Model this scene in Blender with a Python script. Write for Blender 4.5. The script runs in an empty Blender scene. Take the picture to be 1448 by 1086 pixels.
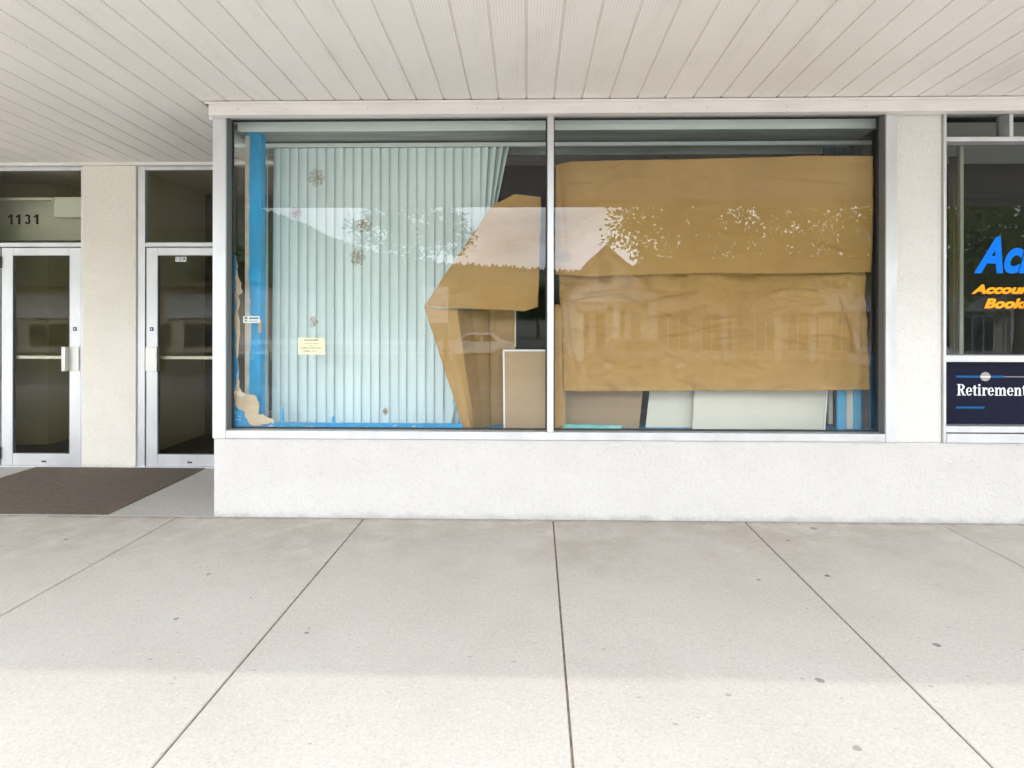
import bpy, math, random
from mathutils import Vector, Matrix, noise
random.seed(7)
R = math.radians
scn = bpy.context.scene
col = scn.collection

# ------------------------------------------------------------------ camera
F = 901.0; CX = 724.0; HY = 447.0; EYE = 1.435
YAW = math.atan(21 / F); ROLL = 0.0014
CAMP = Vector((0, 0, EYE))
CR = Matrix.Rotation(YAW, 3, 'Z') @ Matrix.Rotation(R(90), 3, 'X') @ Matrix.Rotation(ROLL, 3, 'Z')
def ray(px, py): return CR @ Vector(((px - CX) / F, (HY - py) / F, -1))
def at(px, py, Y):
    d = ray(px, py); return CAMP + d * (Y / d.y)
def atz(px, py, z):
    d = ray(px, py); return CAMP + d * ((z - EYE) / d.z)
def X(px, Y, py=HY): return at(px, py, Y).x
def Z(py, Y, px=724): return at(px, py, Y).z
cd = bpy.data.cameras.new('camera'); cam = bpy.data.objects.new('camera', cd); col.objects.link(cam)
cam.matrix_world = Matrix.Translation(CAMP) @ CR.to_4x4()
cd.sensor_width = 36; cd.lens = 36 * F / 1448; cd.shift_y = -(543 - HY) / 1448
cd.clip_start = 0.05; cd.clip_end = 3000
scn.camera = cam

# ------------------------------------------------------------------ materials
class NT:
    def __init__(s, name):
        s.m = bpy.data.materials.new(name); s.m.use_nodes = True
        s.t = s.m.node_tree; s.t.nodes.clear()
        s.out = s.n('ShaderNodeOutputMaterial')
    def n(s, typ, **kw):
        nd = s.t.nodes.new(typ)
        for k, v in kw.items(): setattr(nd, k, v)
        return nd
    def l(s, a, b): s.t.links.new(a, b)
    def val(s, sock, v):
        if hasattr(v, 'node'): s.l(v, sock)
        else: sock.default_value = v
    def math(s, op, a, b=None, c=None, clamp=False):
        nd = s.n('ShaderNodeMath', operation=op, use_clamp=clamp)
        for i, v in enumerate((a, b, c)):
            if v is not None: s.val(nd.inputs[i], v)
        return nd.outputs[0]
    def mix(s, f, a, b):
        nd = s.n('ShaderNodeMix', data_type='RGBA')
        s.val(nd.inputs[0], f)
        for i, v in ((6, a), (7, b)):
            if hasattr(v, 'node'): s.l(v, nd.inputs[i])
            else: nd.inputs[i].default_value = (*v[:3], 1)
        return nd.outputs[2]
    def ramp(s, f, lo, hi):
        nd = s.n('ShaderNodeMapRange'); nd.interpolation_type = 'SMOOTHSTEP'
        s.l(f, nd.inputs[0]); nd.inputs[1].default_value = lo; nd.inputs[2].default_value = hi
        return nd.outputs[0]
    def coord(s, scale=(1, 1, 1), kind='Object'):
        tc = s.n('ShaderNodeTexCoord'); mp = s.n('ShaderNodeMapping')
        s.l(tc.outputs[kind], mp.inputs[0]); mp.inputs['Scale'].default_value = scale
        return mp.outputs[0]
    def noise(s, co, scale, detail=4, rough=.55, dist=0):
        nd = s.n('ShaderNodeTexNoise'); s.l(co, nd.inputs['Vector'])
        nd.inputs['Scale'].default_value = scale; nd.inputs['Detail'].default_value = detail
        nd.inputs['Roughness'].default_value = rough; nd.inputs['Distortion'].default_value = dist
        return nd.outputs[0]
    def voro(s, co, scale, out='Distance', rnd=1):
        nd = s.n('ShaderNodeTexVoronoi'); s.l(co, nd.inputs['Vector'])
        nd.inputs['Scale'].default_value = scale; nd.inputs['Randomness'].default_value = rnd
        return nd.outputs[out]
    def bump(s, h, strength, dist=.01, prev=None):
        nd = s.n('ShaderNodeBump'); s.l(h, nd.inputs['Height'])
        nd.inputs['Strength'].default_value = strength; nd.inputs['Distance'].default_value = dist
        if prev is not None: s.l(prev, nd.inputs['Normal'])
        return nd.outputs[0]
    def bsdf(s, colr, rough=.6, metal=0., normal=None, spec=.5):
        b = s.n('ShaderNodeBsdfPrincipled')
        if hasattr(colr, 'node'): s.l(colr, b.inputs['Base Color'])
        else: b.inputs['Base Color'].default_value = (*colr[:3], 1)
        s.val(b.inputs['Roughness'], rough); b.inputs['Metallic'].default_value = metal
        b.inputs['Specular IOR Level'].default_value = spec
        if normal is not None: s.l(normal, b.inputs['Normal'])
        s.l(b.outputs[0], s.out.inputs[0]); return b

def mat(name, c, rough=.6, metal=0., c2=None, vs=3., stretch=(1, 1, 1), bs=0, bst=.2, spec=.5, lo=.38, hi=.66, rnd=0):
    t = NT(name); co = t.coord(stretch); cc = c
    if c2 is not None: cc = t.mix(t.ramp(t.noise(co, vs, 5, .6), lo, hi), c, c2)
    if rnd:
        oi = t.n('ShaderNodeObjectInfo'); hv = t.n('ShaderNodeHueSaturation'); t.l(cc, hv.inputs['Color'])
        t.l(t.math('ADD', t.math('MULTIPLY', oi.outputs['Random'], rnd), 1 - rnd), hv.inputs['Value']); cc = hv.outputs[0]
    nm = t.bump(t.noise(co, bs, 4), bst, .004) if bs else None
    t.bsdf(cc, rough, metal, nm, spec); return t.m

def concrete(name, c, c2, spots=(), joint=False):
    t = NT(name); co = t.coord()
    n1 = t.noise(co, 1.1, 5, .6); n2 = t.noise(co, 7, 6, .65, .3); n3 = t.noise(co, 230, 2, .7)
    cc = t.mix(t.math('MULTIPLY', t.ramp(n1, .3, .75), .6), c, c2)
    cc = t.mix(t.math('MULTIPLY', t.ramp(n2, .52, .75), .14), cc, tuple(x * .68 for x in c2))
    cc = t.mix(t.math('MULTIPLY', t.ramp(n3, .5, .8), .35), cc, tuple(x * .6 for x in c))
    cc = t.mix(t.math('MULTIPLY', t.ramp(n3, .5, .28), .22), cc, (.74, .70, .64))
    n4 = t.noise(co, 75, 3, .75)
    cc = t.mix(t.math('MULTIPLY', t.ramp(n4, .52, .72), .42), cc, tuple(x * .55 for x in c))
    cc = t.mix(t.math('MULTIPLY', t.ramp(n4, .46, .30), .34), cc, (.76, .72, .66))
    n5 = t.noise(t.coord((4, 40, 1)), 9, 3, .7)
    cc = t.mix(t.math('MULTIPLY', t.ramp(n5, .54, .72), .22), cc, tuple(x * .6 for x in c))
    if spots:      # blotchy old dirt with painted-in shade, darkening towards the foot of the wall
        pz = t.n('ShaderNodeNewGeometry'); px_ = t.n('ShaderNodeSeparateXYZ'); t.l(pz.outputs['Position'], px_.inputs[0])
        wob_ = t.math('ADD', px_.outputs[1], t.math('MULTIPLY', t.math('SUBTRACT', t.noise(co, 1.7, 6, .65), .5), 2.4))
        dirt_shade = t.math('MULTIPLY', t.ramp(wob_, 3.2, 4.6), t.ramp(t.noise(co, 5, 6, .7), .25, .6))
        cc = t.mix(t.math('MULTIPLY', dirt_shade, .50), cc, (.30, .25, .195))
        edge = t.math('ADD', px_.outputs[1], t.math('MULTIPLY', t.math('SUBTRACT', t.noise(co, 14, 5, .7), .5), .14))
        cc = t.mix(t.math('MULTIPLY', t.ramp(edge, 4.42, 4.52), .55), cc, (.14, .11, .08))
    st = t.coord((1.5, 26, 1))
    cc = t.mix(t.math('MULTIPLY', t.ramp(t.noise(st, 3, 5, .7), .55, .72), .13), cc, tuple(x * .6 for x in c))
    vor = t.n('ShaderNodeTexVoronoi'); t.l(t.coord((.7, 1.5, 1)), vor.inputs['Vector']); vor.inputs['Scale'].default_value = 15
    sz = t.n('ShaderNodeSeparateColor'); t.l(vor.outputs['Color'], sz.inputs[0])
    big = t.math('MULTIPLY', t.math('POWER', sz.outputs[0], 4), .12)
    pit = t.math('LESS_THAN', vor.outputs['Distance'], big)
    cc = t.mix(t.math('MULTIPLY', pit, .55), cc, tuple(x * .3 for x in c))
    if spots:
        wob = t.n('ShaderNodeVectorMath', operation='ADD'); tc = t.n('ShaderNodeNewGeometry')
        nz = t.n('ShaderNodeTexNoise'); nz.inputs['Scale'].default_value = 40; t.l(tc.outputs['Position'], nz.inputs['Vector'])
        sc = t.n('ShaderNodeVectorMath', operation='SCALE'); t.l(nz.outputs['Color'], sc.inputs[0]); sc.inputs['Scale'].default_value = .016
        t.l(tc.outputs['Position'], wob.inputs[0]); t.l(sc.outputs[0], wob.inputs[1])
        for (p, r, k) in spots:
            d = t.n('ShaderNodeVectorMath', operation='DISTANCE'); t.l(wob.outputs[0], d.inputs[0]); d.inputs[1].default_value = p + Vector((.008, .008, .008))
            nd = t.n('ShaderNodeMapRange'); t.l(d.outputs['Value'], nd.inputs[0]); nd.inputs[1].default_value = r; nd.inputs[2].default_value = r * .8
            cc = t.mix(t.math('MULTIPLY', nd.outputs[0], k), cc, (.09, .08, .07))
    nm = t.bump(n3, .35, .003); nm = t.bump(n2, .25, .006, nm); nm = t.bump(pit, -.5, .004, nm)
    t.bsdf(cc, .82, 0, nm, .35); return t.m

def stucco(name, c, c2):
    t = NT(name); co = t.coord(kind='Object')
    a = t.noise(co, 55, 5, .6, .6); b = t.noise(co, 2.0, 5, .6)
    cr = t.ramp(t.noise(co, 34, 3, .5, 1.2), .60, .70)
    cc = t.mix(t.ramp(b, .35, .7), c, c2)
    cc = t.mix(t.math('MULTIPLY', cr, .16), cc, tuple(x * .5 for x in c))
    tiny = t.ramp(t.voro(co, 60), .06, .02)
    sel = t.ramp(t.noise(co, 9, 2), .56, .66)
    cc = t.mix(t.math('MULTIPLY', t.math('MULTIPLY', tiny, sel), .5), cc, tuple(x * .35 for x in c))
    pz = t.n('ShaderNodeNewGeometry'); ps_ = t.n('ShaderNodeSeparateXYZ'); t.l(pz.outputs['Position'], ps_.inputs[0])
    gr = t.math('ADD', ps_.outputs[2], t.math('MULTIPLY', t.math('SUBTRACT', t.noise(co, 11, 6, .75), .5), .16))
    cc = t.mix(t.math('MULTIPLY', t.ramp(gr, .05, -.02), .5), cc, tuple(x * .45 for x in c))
    run = t.ramp(t.noise(t.coord((9, 9, .5)), 2.2, 4, .7), .60, .78)
    cc = t.mix(t.math('MULTIPLY', run, .10), cc, tuple(x * .55 for x in c))
    cc = t.mix(t.math('MULTIPLY', t.ramp(a, .50, .70), .16), cc, tuple(x * .6 for x in c))
    nm = t.bump(a, .85, .012); nm = t.bump(cr, -.6, .006, nm)
    t.bsdf(cc, .85, 0, nm, .3); return t.m

def glass(name, tint, r0, wave=.0):
    t = NT(name); co = t.coord()
    lw = t.n('ShaderNodeLayerWeight'); lw.inputs[0].default_value = .5
    geo = t.n('ShaderNodeNewGeometry')
    p5 = t.math('POWER', lw.outputs['Facing'], 5.0)
    fac = t.math('ADD', t.math('MULTIPLY', p5, .85), r0)
    fac = t.math('MULTIPLY', fac, t.math('SUBTRACT', 1.0, geo.outputs['Backfacing']))
    gl = t.n('ShaderNodeBsdfGlossy'); gl.inputs['Roughness'].default_value = 0.0
    gl.inputs['Color'].default_value = (1, 1, 1, 1)
    if wave: t.l(t.bump(t.noise(co, .9, 1, .4), wave, .01), gl.inputs['Normal'])
    tr = t.n('ShaderNodeBsdfTransparent'); tr.inputs['Color'].default_value = (*tint, 1)
    mx = t.n('ShaderNodeMixShader'); t.l(fac, mx.inputs[0]); t.l(tr.outputs[0], mx.inputs[1]); t.l(gl.outputs[0], mx.inputs[2])
    t.l(mx.outputs[0], t.out.inputs[0]); return t.m

def soffit_mat(x0, pitch):
    t = NT('soffit_vinyl'); tc = t.n('ShaderNodeNewGeometry'); sp = t.n('ShaderNodeSeparateXYZ'); t.l(tc.outputs['Position'], sp.inputs[0])
    fx = t.math('FRACT', t.math('DIVIDE', t.math('SUBTRACT', sp.outputs[0], x0 - 20 * pitch), pitch / 12))
    fy = t.math('FRACT', t.math('DIVIDE', t.math('ADD', sp.outputs[1], 10.0), .019))
    dx = t.math('MULTIPLY', t.math('ABSOLUTE', t.math('SUBTRACT', fx, .5)), pitch / 12)
    dy = t.math('MULTIPLY', t.math('ABSOLUTE', t.math('SUBTRACT', fy, .5)), .019)
    hole = t.math('LESS_THAN', t.math('ADD', t.math('MULTIPLY', dx, dx), t.math('MULTIPLY', dy, dy)), .0019 ** 2)
    line = t.math('LESS_THAN', dx, .0008)
    co = t.coord()
    cc = t.mix(t.ramp(t.noise(co, .8, 4, .6), .35, .7), (.88, .835, .78), (.84, .795, .74))
    cc = t.mix(t.math('MULTIPLY', t.ramp(t.noise(t.coord((3, .6, 1)), 2.2, 5, .7), .5, .75), .18), cc, (.45, .38, .31))
    wn = t.n('ShaderNodeTexWhiteNoise', noise_dimensions='1D'); t.l(t.math('FLOOR', t.math('DIVIDE', t.math('SUBTRACT', sp.outputs[0], x0 - 20 * pitch), pitch)), wn.inputs['W'])
    cc = t.mix(t.math('MULTIPLY', wn.outputs['Value'], .16), cc, (.62, .57, .51))
    cc = t.mix(t.math('MULTIPLY', line, .16), cc, (.30, .26, .22))
    cc = t.mix(t.math('MULTIPLY', hole, .55), cc, (.12, .10, .08))
    t.bsdf(cc, .55, 0, t.bump(t.noise(co, 25, 3), .05, .003), .4); return t.m

def peel(name, c, under, scale, lo, hi, stretch=(1, 1, 1)):
    t = NT(name); co = t.coord(stretch)
    f = t.math('ADD', t.ramp(t.noise(co, scale, 6, .65, .5), lo, lo + .012), 0, clamp=True)
    cc = t.mix(t.ramp(t.noise(co, 5, 4), .35, .7), c, tuple(x * .72 for x in c))
    cc = t.mix(f, cc, under); t.bsdf(cc, .45, 0, t.bump(f, -.4, .003), .5); return t.m

def leafmat(name, a, b):
    t = NT(name); g = t.n('ShaderNodeNewGeometry'); co = t.coord()
    cc = t.mix(t.ramp(t.noise(co, .9, 4, .6), .35, .68), a, b)
    rp = t.n('ShaderNodeHueSaturation'); t.l(cc, rp.inputs['Color']); t.l(t.math('ADD', t.math('MULTIPLY', g.outputs['Random Per Island'], .8), .6), rp.inputs['Value'])
    b1 = t.n('ShaderNodeBsdfDiffuse'); t.l(rp.outputs[0], b1.inputs[0])
    b2 = t.n('ShaderNodeBsdfTranslucent'); t.l(rp.outputs[0], b2.inputs[0])
    mx = t.n('ShaderNodeMixShader'); mx.inputs[0].default_value = .5
    t.l(b1.outputs[0], mx.inputs[1]); t.l(b2.outputs[0], mx.inputs[2])
    gs = t.n('ShaderNodeBsdfGlossy'); gs.inputs['Roughness'].default_value = .35; lw = t.n('ShaderNodeLayerWeight'); lw.inputs[0].default_value = .35
    m2 = t.n('ShaderNodeMixShader'); t.l(t.math('MULTIPLY', lw.outputs['Fresnel'], .3), m2.inputs[0]); t.l(mx.outputs[0], m2.inputs[1]); t.l(gs.outputs[0], m2.inputs[2])
    t.l(m2.outputs[0], t.out.inputs[0]); return t.m

PITCH = 38.55 / F * 4.44
GX0 = X(438.3, 4.44, 141)
m_soffit = soffit_mat(GX0, PITCH)
m_stucco = stucco('white_stucco', (.63, .598, .562), (.60, .568, .533))
m_pillar = stucco('pillar_stucco', (.77, .73, .68), (.73, .69, .64))  # same stucco as the wall, coloured lighter to make up for weaker light
m_cream = stucco('cream_stucco', (.80, .74, .65), (.75, .69, .60))
m_trim = mat('painted_trim', (.78, .735, .685), .5, 0, (.72, .67, .62), 2.5, (1, 6, 6), bs=30, bst=.08)
m_alu = mat('aluminium', (.66, .655, .66), .36, .5, (.58, .575, .575), 4, (1, 1, .4), bs=120, bst=.03)
m_alud = mat('jamb_shade_dark', (.16, .16, .15), .5, .3)
m_gasket = mat('rubber_gasket', (.02, .022, .02), .6)
m_glass = glass('window_glass', (.970, .981, .970), .038, .05)
m_dglass = glass('door_glass', (.90, .90, .84), .021, .05)
m_oglass = glass('office_glass', (.80, .83, .81), .032, .05)
m_kraft = None
def kraft(name, c, c2):
    t = NT(name); co = t.coord(); n1 = t.noise(co, 1.6, 5, .6); fib = t.noise(t.coord((1, 1, 14)), 6, 5, .7)
    cc = t.mix(t.ramp(n1, .32, .70), c, c2)
    cc = t.mix(t.math('MULTIPLY', t.ramp(t.noise(t.coord((.8, 1, 1.6)), 1.1, 3, .5, .5), .60, .74), .35), cc, tuple(x * .55 for x in c))
    cc = t.mix(t.math('MULTIPLY', t.ramp(fib, .5, .75), .14), cc, tuple(x * .55 for x in c))
    rd = t.math('ABSOLUTE', t.math('SUBTRACT', t.noise(t.coord((1, 1, 2.6)), 2.3, 3, .5, .9), .5))
    nm = t.bump(t.ramp(rd, .0, .16), .07, .012); nm = t.bump(t.noise(co, 3.2, 3, .5, .8), .4, .02, nm); nm = t.bump(fib, .08, .003, nm)
    t.bsdf(cc, .62, 0, nm, .3); return t.m
m_kraft = kraft('kraft_paper', (.40, .235, .078), (.335, .19, .060))
m_card = kraft('cardboard', (.46, .31, .18), (.40, .265, .15))
m_card2 = kraft('grey_cardboard', (.36, .245, .15), (.31, .21, .13))
m_vane = mat('blind_vane', (.74, .845, .835), .5, 0, (.70, .81, .80), 6, (3, 3, .5), bs=90, bst=.05, rnd=.10)
m_rail = mat('blind_rail', (.62, .66, .62), .4)
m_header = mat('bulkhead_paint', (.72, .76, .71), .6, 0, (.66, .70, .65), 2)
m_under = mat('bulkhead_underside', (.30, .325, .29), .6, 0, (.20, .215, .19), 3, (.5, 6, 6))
m_blue = peel('blue_paint', (.004, .36, .72), (.55, .47, .36), 7, .64, .66, (1, 1, .35))
m_bluechip = peel('chipped_blue_paint', (.015, .33, .66), (.66, .58, .47), 16, .63, .66, (.6, .6, 1))
m_black = mat('dark_void', (.012, .012, .011), .8)
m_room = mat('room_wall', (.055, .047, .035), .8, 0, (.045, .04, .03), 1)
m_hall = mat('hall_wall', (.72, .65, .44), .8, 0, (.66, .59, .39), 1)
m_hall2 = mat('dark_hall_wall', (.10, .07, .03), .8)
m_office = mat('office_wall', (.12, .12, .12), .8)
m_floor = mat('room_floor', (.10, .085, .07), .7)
m_mat = mat('brown_mat', (.118, .094, .072), .9, 0, (.145, .118, .093), 26, (1, 1, 1), bs=150, bst=.5, spec=.2)
m_offw = mat('off_white_board', (.70, .64, .53), .6, 0, (.66, .60, .495), 2)
m_white = mat('white_paint', (.80, .80, .78), .5)
m_teal = mat('teal_plastic', (.20, .58, .58), .25, 0, (.32, .70, .68), 5, bs=14, bst=.6)
m_skyb = mat('sky_blue_paint', (.10, .42, .66), .5, 0, (.08, .36, .60), 3)
m_deepb = mat('deep_blue_paint', (.015, .12, .24), .4, 0, (.01, .08, .18), 3)
m_brownw = mat('brown_wood', (.13, .085, .06), .6)
m_yellow = mat('yellow_card', (.80, .76, .50), .7)
m_ink = mat('ink', (.012, .012, .012), .7, spec=.1)
m_inkg = mat('grey_ink', (.16, .15, .11), .7)
m_decal = mat('flower_decal', (.20, .11, .06), .7, 0, (.36, .25, .17), 60)
m_torn = peel('torn_paper', (.62, .47, .31), (.72, .62, .50), 6, .60, .63)
m_navy = mat('navy_panel', (.006, .007, .022), .25, 0, spec=.12)
m_stripe = mat('sign_stripe', (.008, .10, .27), .5, spec=.1)
m_txtw = mat('white_lettering', (.85, .85, .86), .5)
m_txtb = mat('blue_lettering', (.0, .19, .85), .5, spec=.1)
m_txto = mat('orange_lettering', (.95, .42, .012), .5, spec=.1)
m_txty = mat('red_outline', (.75, .10, .01), .5)
m_grey = mat('grey_disc', (.34, .31, .27), .5)
m_chrome = mat('brushed_steel', (.60, .59, .55), .35, .7)
m_darkm = mat('dark_metal', (.06, .055, .05), .5, .5)
m_badge = mat('badge_blue', (.015, .02, .12), .4)
m_asph = mat('asphalt', (.20, .195, .185), .85, 0, (.155, .152, .147), 2, bs=80, bst=.4)
m_paint = mat('road_paint', (.72, .72, .68), .7, 0, (.55, .55, .52), 8)
m_curb = concrete('kerb_concrete', (.42, .40, .36), (.36, .34, .31))
m_earth = mat('earth', (.13, .115, .09), .95, 0, (.10, .10, .065), .2)
m_hill = mat('hill_forest', (.035, .055, .03), .95, 0, (.06, .07, .035), .03, bs=.2, bst=.8)
m_leaf1 = leafmat('leaves_green', (.15, .19, .02), (.24, .24, .03))
m_leaf2 = leafmat('leaves_dark', (.04, .075, .02), (.075, .11, .03))
m_bark = mat('bark', (.10, .075, .055), .9, 0, (.06, .045, .035), 12, (1, 1, .2), bs=30, bst=.6)
m_siding = mat('cream_siding', (.84, .80, .73), .7, 0, (.80, .76, .69), 1)
m_tansid = mat('tan_siding', (.52, .43, .33), .7, 0, (.47, .38, .29), 1)
m_roof = mat('shingle_roof', (.12, .095, .08), .9, 0, (.09, .07, .06), 14)
m_bwood = mat('brown_trim', (.20, .125, .08), .6)
m_pane = mat('far_window_pane', (.02, .024, .026), .08, 0, spec=.6)
m_awn = mat('white_fascia_board', (.74, .73, .70), .6)
m_car = mat('white_car_paint', (.78, .78, .77), .18, 0, spec=.6)
m_carg = mat('grey_car_paint', (.10, .11, .12), .2, .4)
m_tyre = mat('tyre', (.02, .02, .02), .85)
m_red = mat('tail_light', (.35, .01, .01), .2)

spots = [(1170, 814, .017, .85), (1325, 912, .018, .7), (1159, 962, .019, .55), (1030, 983, .011, .4), (434, 895, .012, .65),
         (249, 875, .014, .65), (1073, 820, .014, .6), (1212, 1058, .016, .5), (1150, 747, .028, .5), (1130, 741, .014, .4), (1114, 764, .016, .6), (295, 812, .014, .55), (355, 845, .008, .6), (93, 763, .014, .6)]
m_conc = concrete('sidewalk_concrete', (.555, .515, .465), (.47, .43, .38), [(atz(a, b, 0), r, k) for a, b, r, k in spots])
m_conc2 = concrete('recess_concrete', (.44, .42, .385), (.38, .36, .325))
m_joint = mat('joint_filler', (.15, .105, .07), .95, 0, (.24, .185, .135), 22, bs=60, bst=.6)

# ------------------------------------------------------------------ mesh helpers
class MB:
    def __init__(s): s.v = []; s.f = []
    def add(s, vs, fs):
        o = len(s.v); s.v += [tuple(v) for v in vs]; s.f += [tuple(i + o for i in f) for f in fs]; return s
    def box(s, x0, x1, y0, y1, z0, z1):
        x0, x1 = sorted((x0, x1)); y0, y1 = sorted((y0, y1)); z0, z1 = sorted((z0, z1))
        return s.add([(x, y, z) for z in (z0, z1) for y in (y0, y1) for x in (x0, x1)],
                     [(0, 2, 3, 1), (4, 5, 7, 6), (0, 1, 5, 4), (2, 6, 7, 3), (0, 4, 6, 2), (1, 3, 7, 5)])
    def prism(s, pts, d):            # polygon of 3-D points extruded by vector d
        n = len(pts); d = Vector(d); a = [Vector(p) for p in pts]
        return s.add(a + [p + d for p in a], [tuple(range(n)), tuple(reversed(range(n, 2 * n)))] + [(i, i + n, (i + 1) % n + n, (i + 1) % n) for i in range(n)])
    def obox(s, c, sx, sy, sz, rot):
        c = Vector(c); m = rot
        vs = [c + m @ Vector((x * sx / 2, y * sy / 2, z * sz / 2)) for z in (-1, 1) for y in (-1, 1) for x in (-1, 1)]
        return s.add(vs, [(0, 2, 3, 1), (4, 5, 7, 6), (0, 1, 5, 4), (2, 6, 7, 3), (0, 4, 6, 2), (1, 3, 7, 5)])
    def tube(s, pts, rr, n=8, cap=True):
        pts = [Vector(p) for p in pts]; rs = rr if isinstance(rr, (list, tuple)) else [rr] * len(pts)
        rings = []
        for i, p in enumerate(pts):
            d = (pts[min(i + 1, len(pts) - 1)] - pts[max(i - 1, 0)]).normalized()
            u = d.cross(Vector((0, 0, 1)) if abs(d.z) < .9 else Vector((1, 0, 0))).normalized(); w = d.cross(u)
            rings.append([p + (u * math.cos(a) + w * math.sin(a)) * rs[i] for a in [k * math.tau / n for k in range(n)]])
        vs = [v for r in rings for v in r]; fs = []
        for i in range(len(pts) - 1):
            for k in range(n): fs.append((i * n + k, i * n + (k + 1) % n, (i + 1) * n + (k + 1) % n, (i + 1) * n + k))
        if cap: fs += [tuple(reversed(range(n))), tuple(range(len(vs) - n, len(vs)))]
        return s.add(vs, fs)
    def grid(s, fn, nu, nv):
        vs = [fn(i / nu, j / nv) for j in range(nv + 1) for i in range(nu + 1)]
        return s.add(vs, [(j * (nu + 1) + i, j * (nu + 1) + i + 1, (j + 1) * (nu + 1) + i + 1, (j + 1) * (nu + 1) + i) for j in range(nv) for i in range(nu)])
    def build(s, name, m, parent=None, bevel=0, smooth=False, solid=0, seg=2):
        me = bpy.data.meshes.new(name)
        o = bpy.data.objects.new(name, me); col.objects.link(o)
        off = Vector((0, 0, 0))
        if parent is None and s.v:
            xs, ys, zs = zip(*s.v); off = Vector(((min(xs) + max(xs)) / 2, (min(ys) + max(ys)) / 2, min(zs)))
        me.from_pydata([tuple(Vector(v) - off) for v in s.v], [], s.f); me.update()
        o.location = off
        if parent is not None:
            o.parent = parent; o.matrix_parent_inverse = Matrix.Translation(-parent.location)
        me.materials.append(m)
        if smooth:
            for p in me.polygons: p.use_smooth = True
        if solid:
            md = o.modifiers.new('solid', 'SOLIDIFY'); md.thickness = solid; md.offset = 0
        if bevel:
            md = o.modifiers.new('bevel', 'BEVEL'); md.width = bevel; md.segments = seg; md.limit_method = 'ANGLE'
            md.harden_normals = False
        return o

def tag(o, label=None, cat=None, group=None, kind=None):
    if label: o['label'] = label
    if cat: o['category'] = cat
    if group: o['group'] = group
    if kind: o['kind'] = kind
    return o
def empty(name, loc, label, cat, group=None):
    o = bpy.data.objects.new(name, None); col.objects.link(o); o.location = loc; o.empty_display_size = .1
    return tag(o, label, cat, group)
def struct(o): o['kind'] = 'structure'; return o
def ruled(top, bot, nu=40, nv=20, amp=0., sc=3., seed=0., creases=()):
    def pl(pts, u):
        pts = [Vector(p) for p in pts]; k = u * (len(pts) - 1); i = min(int(k), len(pts) - 2); return pts[i].lerp(pts[i + 1], k - i)
    def fn(u, v):
        p = pl(top, u).lerp(pl(bot, u), v)
        if amp:
            q = Vector((p.x * sc, seed, p.z * sc))
            h = noise.noise(q) + .6 * abs(noise.noise(q * 2.3 + Vector((3, seed, 1)))) + .25 * noise.noise(q * 6)
            rg = 1 - min(1, abs(noise.noise(Vector((p.x * sc * .7, seed + 7, p.z * sc * 2.4)))) * 5)
            p = p + Vector((0, max(0, h + .45) * amp + rg * amp * .45, 0))
            for (a, c, dp, wd_) in creases:
                ax, az, bx, bz = a[0], a[1], c[0], c[1]; L2 = (bx - ax) ** 2 + (bz - az) ** 2
                k = max(0, min(1, ((p.x - ax) * (bx - ax) + (p.z - az) * (bz - az)) / L2))
                jx_ = .012 * noise.noise(Vector((p.x * 5, seed, p.z * 5)))
                d_ = (p.x - ax - k * (bx - ax)) * (az - bz) / math.sqrt(L2) + (p.z - az - k * (bz - az)) * (bx - ax) / math.sqrt(L2) + jx_
                e_ = math.hypot(p.x - ax - k * (bx - ax), p.z - az - k * (bz - az))
                if e_ < 3.2 * wd_: p = p + Vector((0, dp * math.sin(math.pi * min(1, k * 1.0 + .12)) * math.exp(-(d_ / wd_) ** 2) * (1 if d_ > 0 else math.exp(-(d_ / wd_) ** 2 * 3)), 0))
            w_ = .0035 * noise.noise(Vector((p.x * 9, seed, p.z * 9))); p = p + Vector((w_, 0, w_ * .8))
        return p
    return MB().grid(fn, nu, nv)
def text(name, body, m, parent, left, base, height, width, Y, shear=0., bold=0., depth=.0008):
    """a line of lettering in the plane y = Y, its left end at left, base line at base, fitted to width x height (capital)"""
    cu = bpy.data.curves.new(name, 'FONT'); cu.body = body; cu.size = 1; cu.shear = shear; cu.offset = bold; cu.extrude = .002; cu.resolution_u = 6
    to = bpy.data.objects.new('tmp', cu); col.objects.link(to)
    dg = bpy.context.evaluated_depsgraph_get(); me = bpy.data.meshes.new_from_object(to.evaluated_get(dg))
    vs = [v.co.copy() for v in me.vertices]; fs = [tuple(p.vertices) for p in me.polygons]
    bpy.data.objects.remove(to); bpy.data.meshes.remove(me)
    x0 = min(v.x for v in vs); x1 = max(v.x for v in vs); y1 = max(v.y for v in vs if v.x < x0 + 9)
    sx = width / (x1 - x0); sy = height / .72
    b = MB(); b.add([(left + (v.x - x0) * sx, Y - (v.z) / .002 * depth, base + v.y * sy) for v in vs], fs)
    return b.build(name, m, parent)

# ------------------------------------------------------------------ setting
YW, YF, YG, YR = 4.5, 4.48, 4.58, 5.965          # wall face, frame face, glass, recess plane
XL = X(302, YW, 670)                             # left corner of the shop front
XR = 8.5; XLL = -9.0
def gz(y):                                       # street level: falls gently to the far side
    return -.15 if y > -1 else max(-.93, -.15 + (y + 1) * .052)

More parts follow.
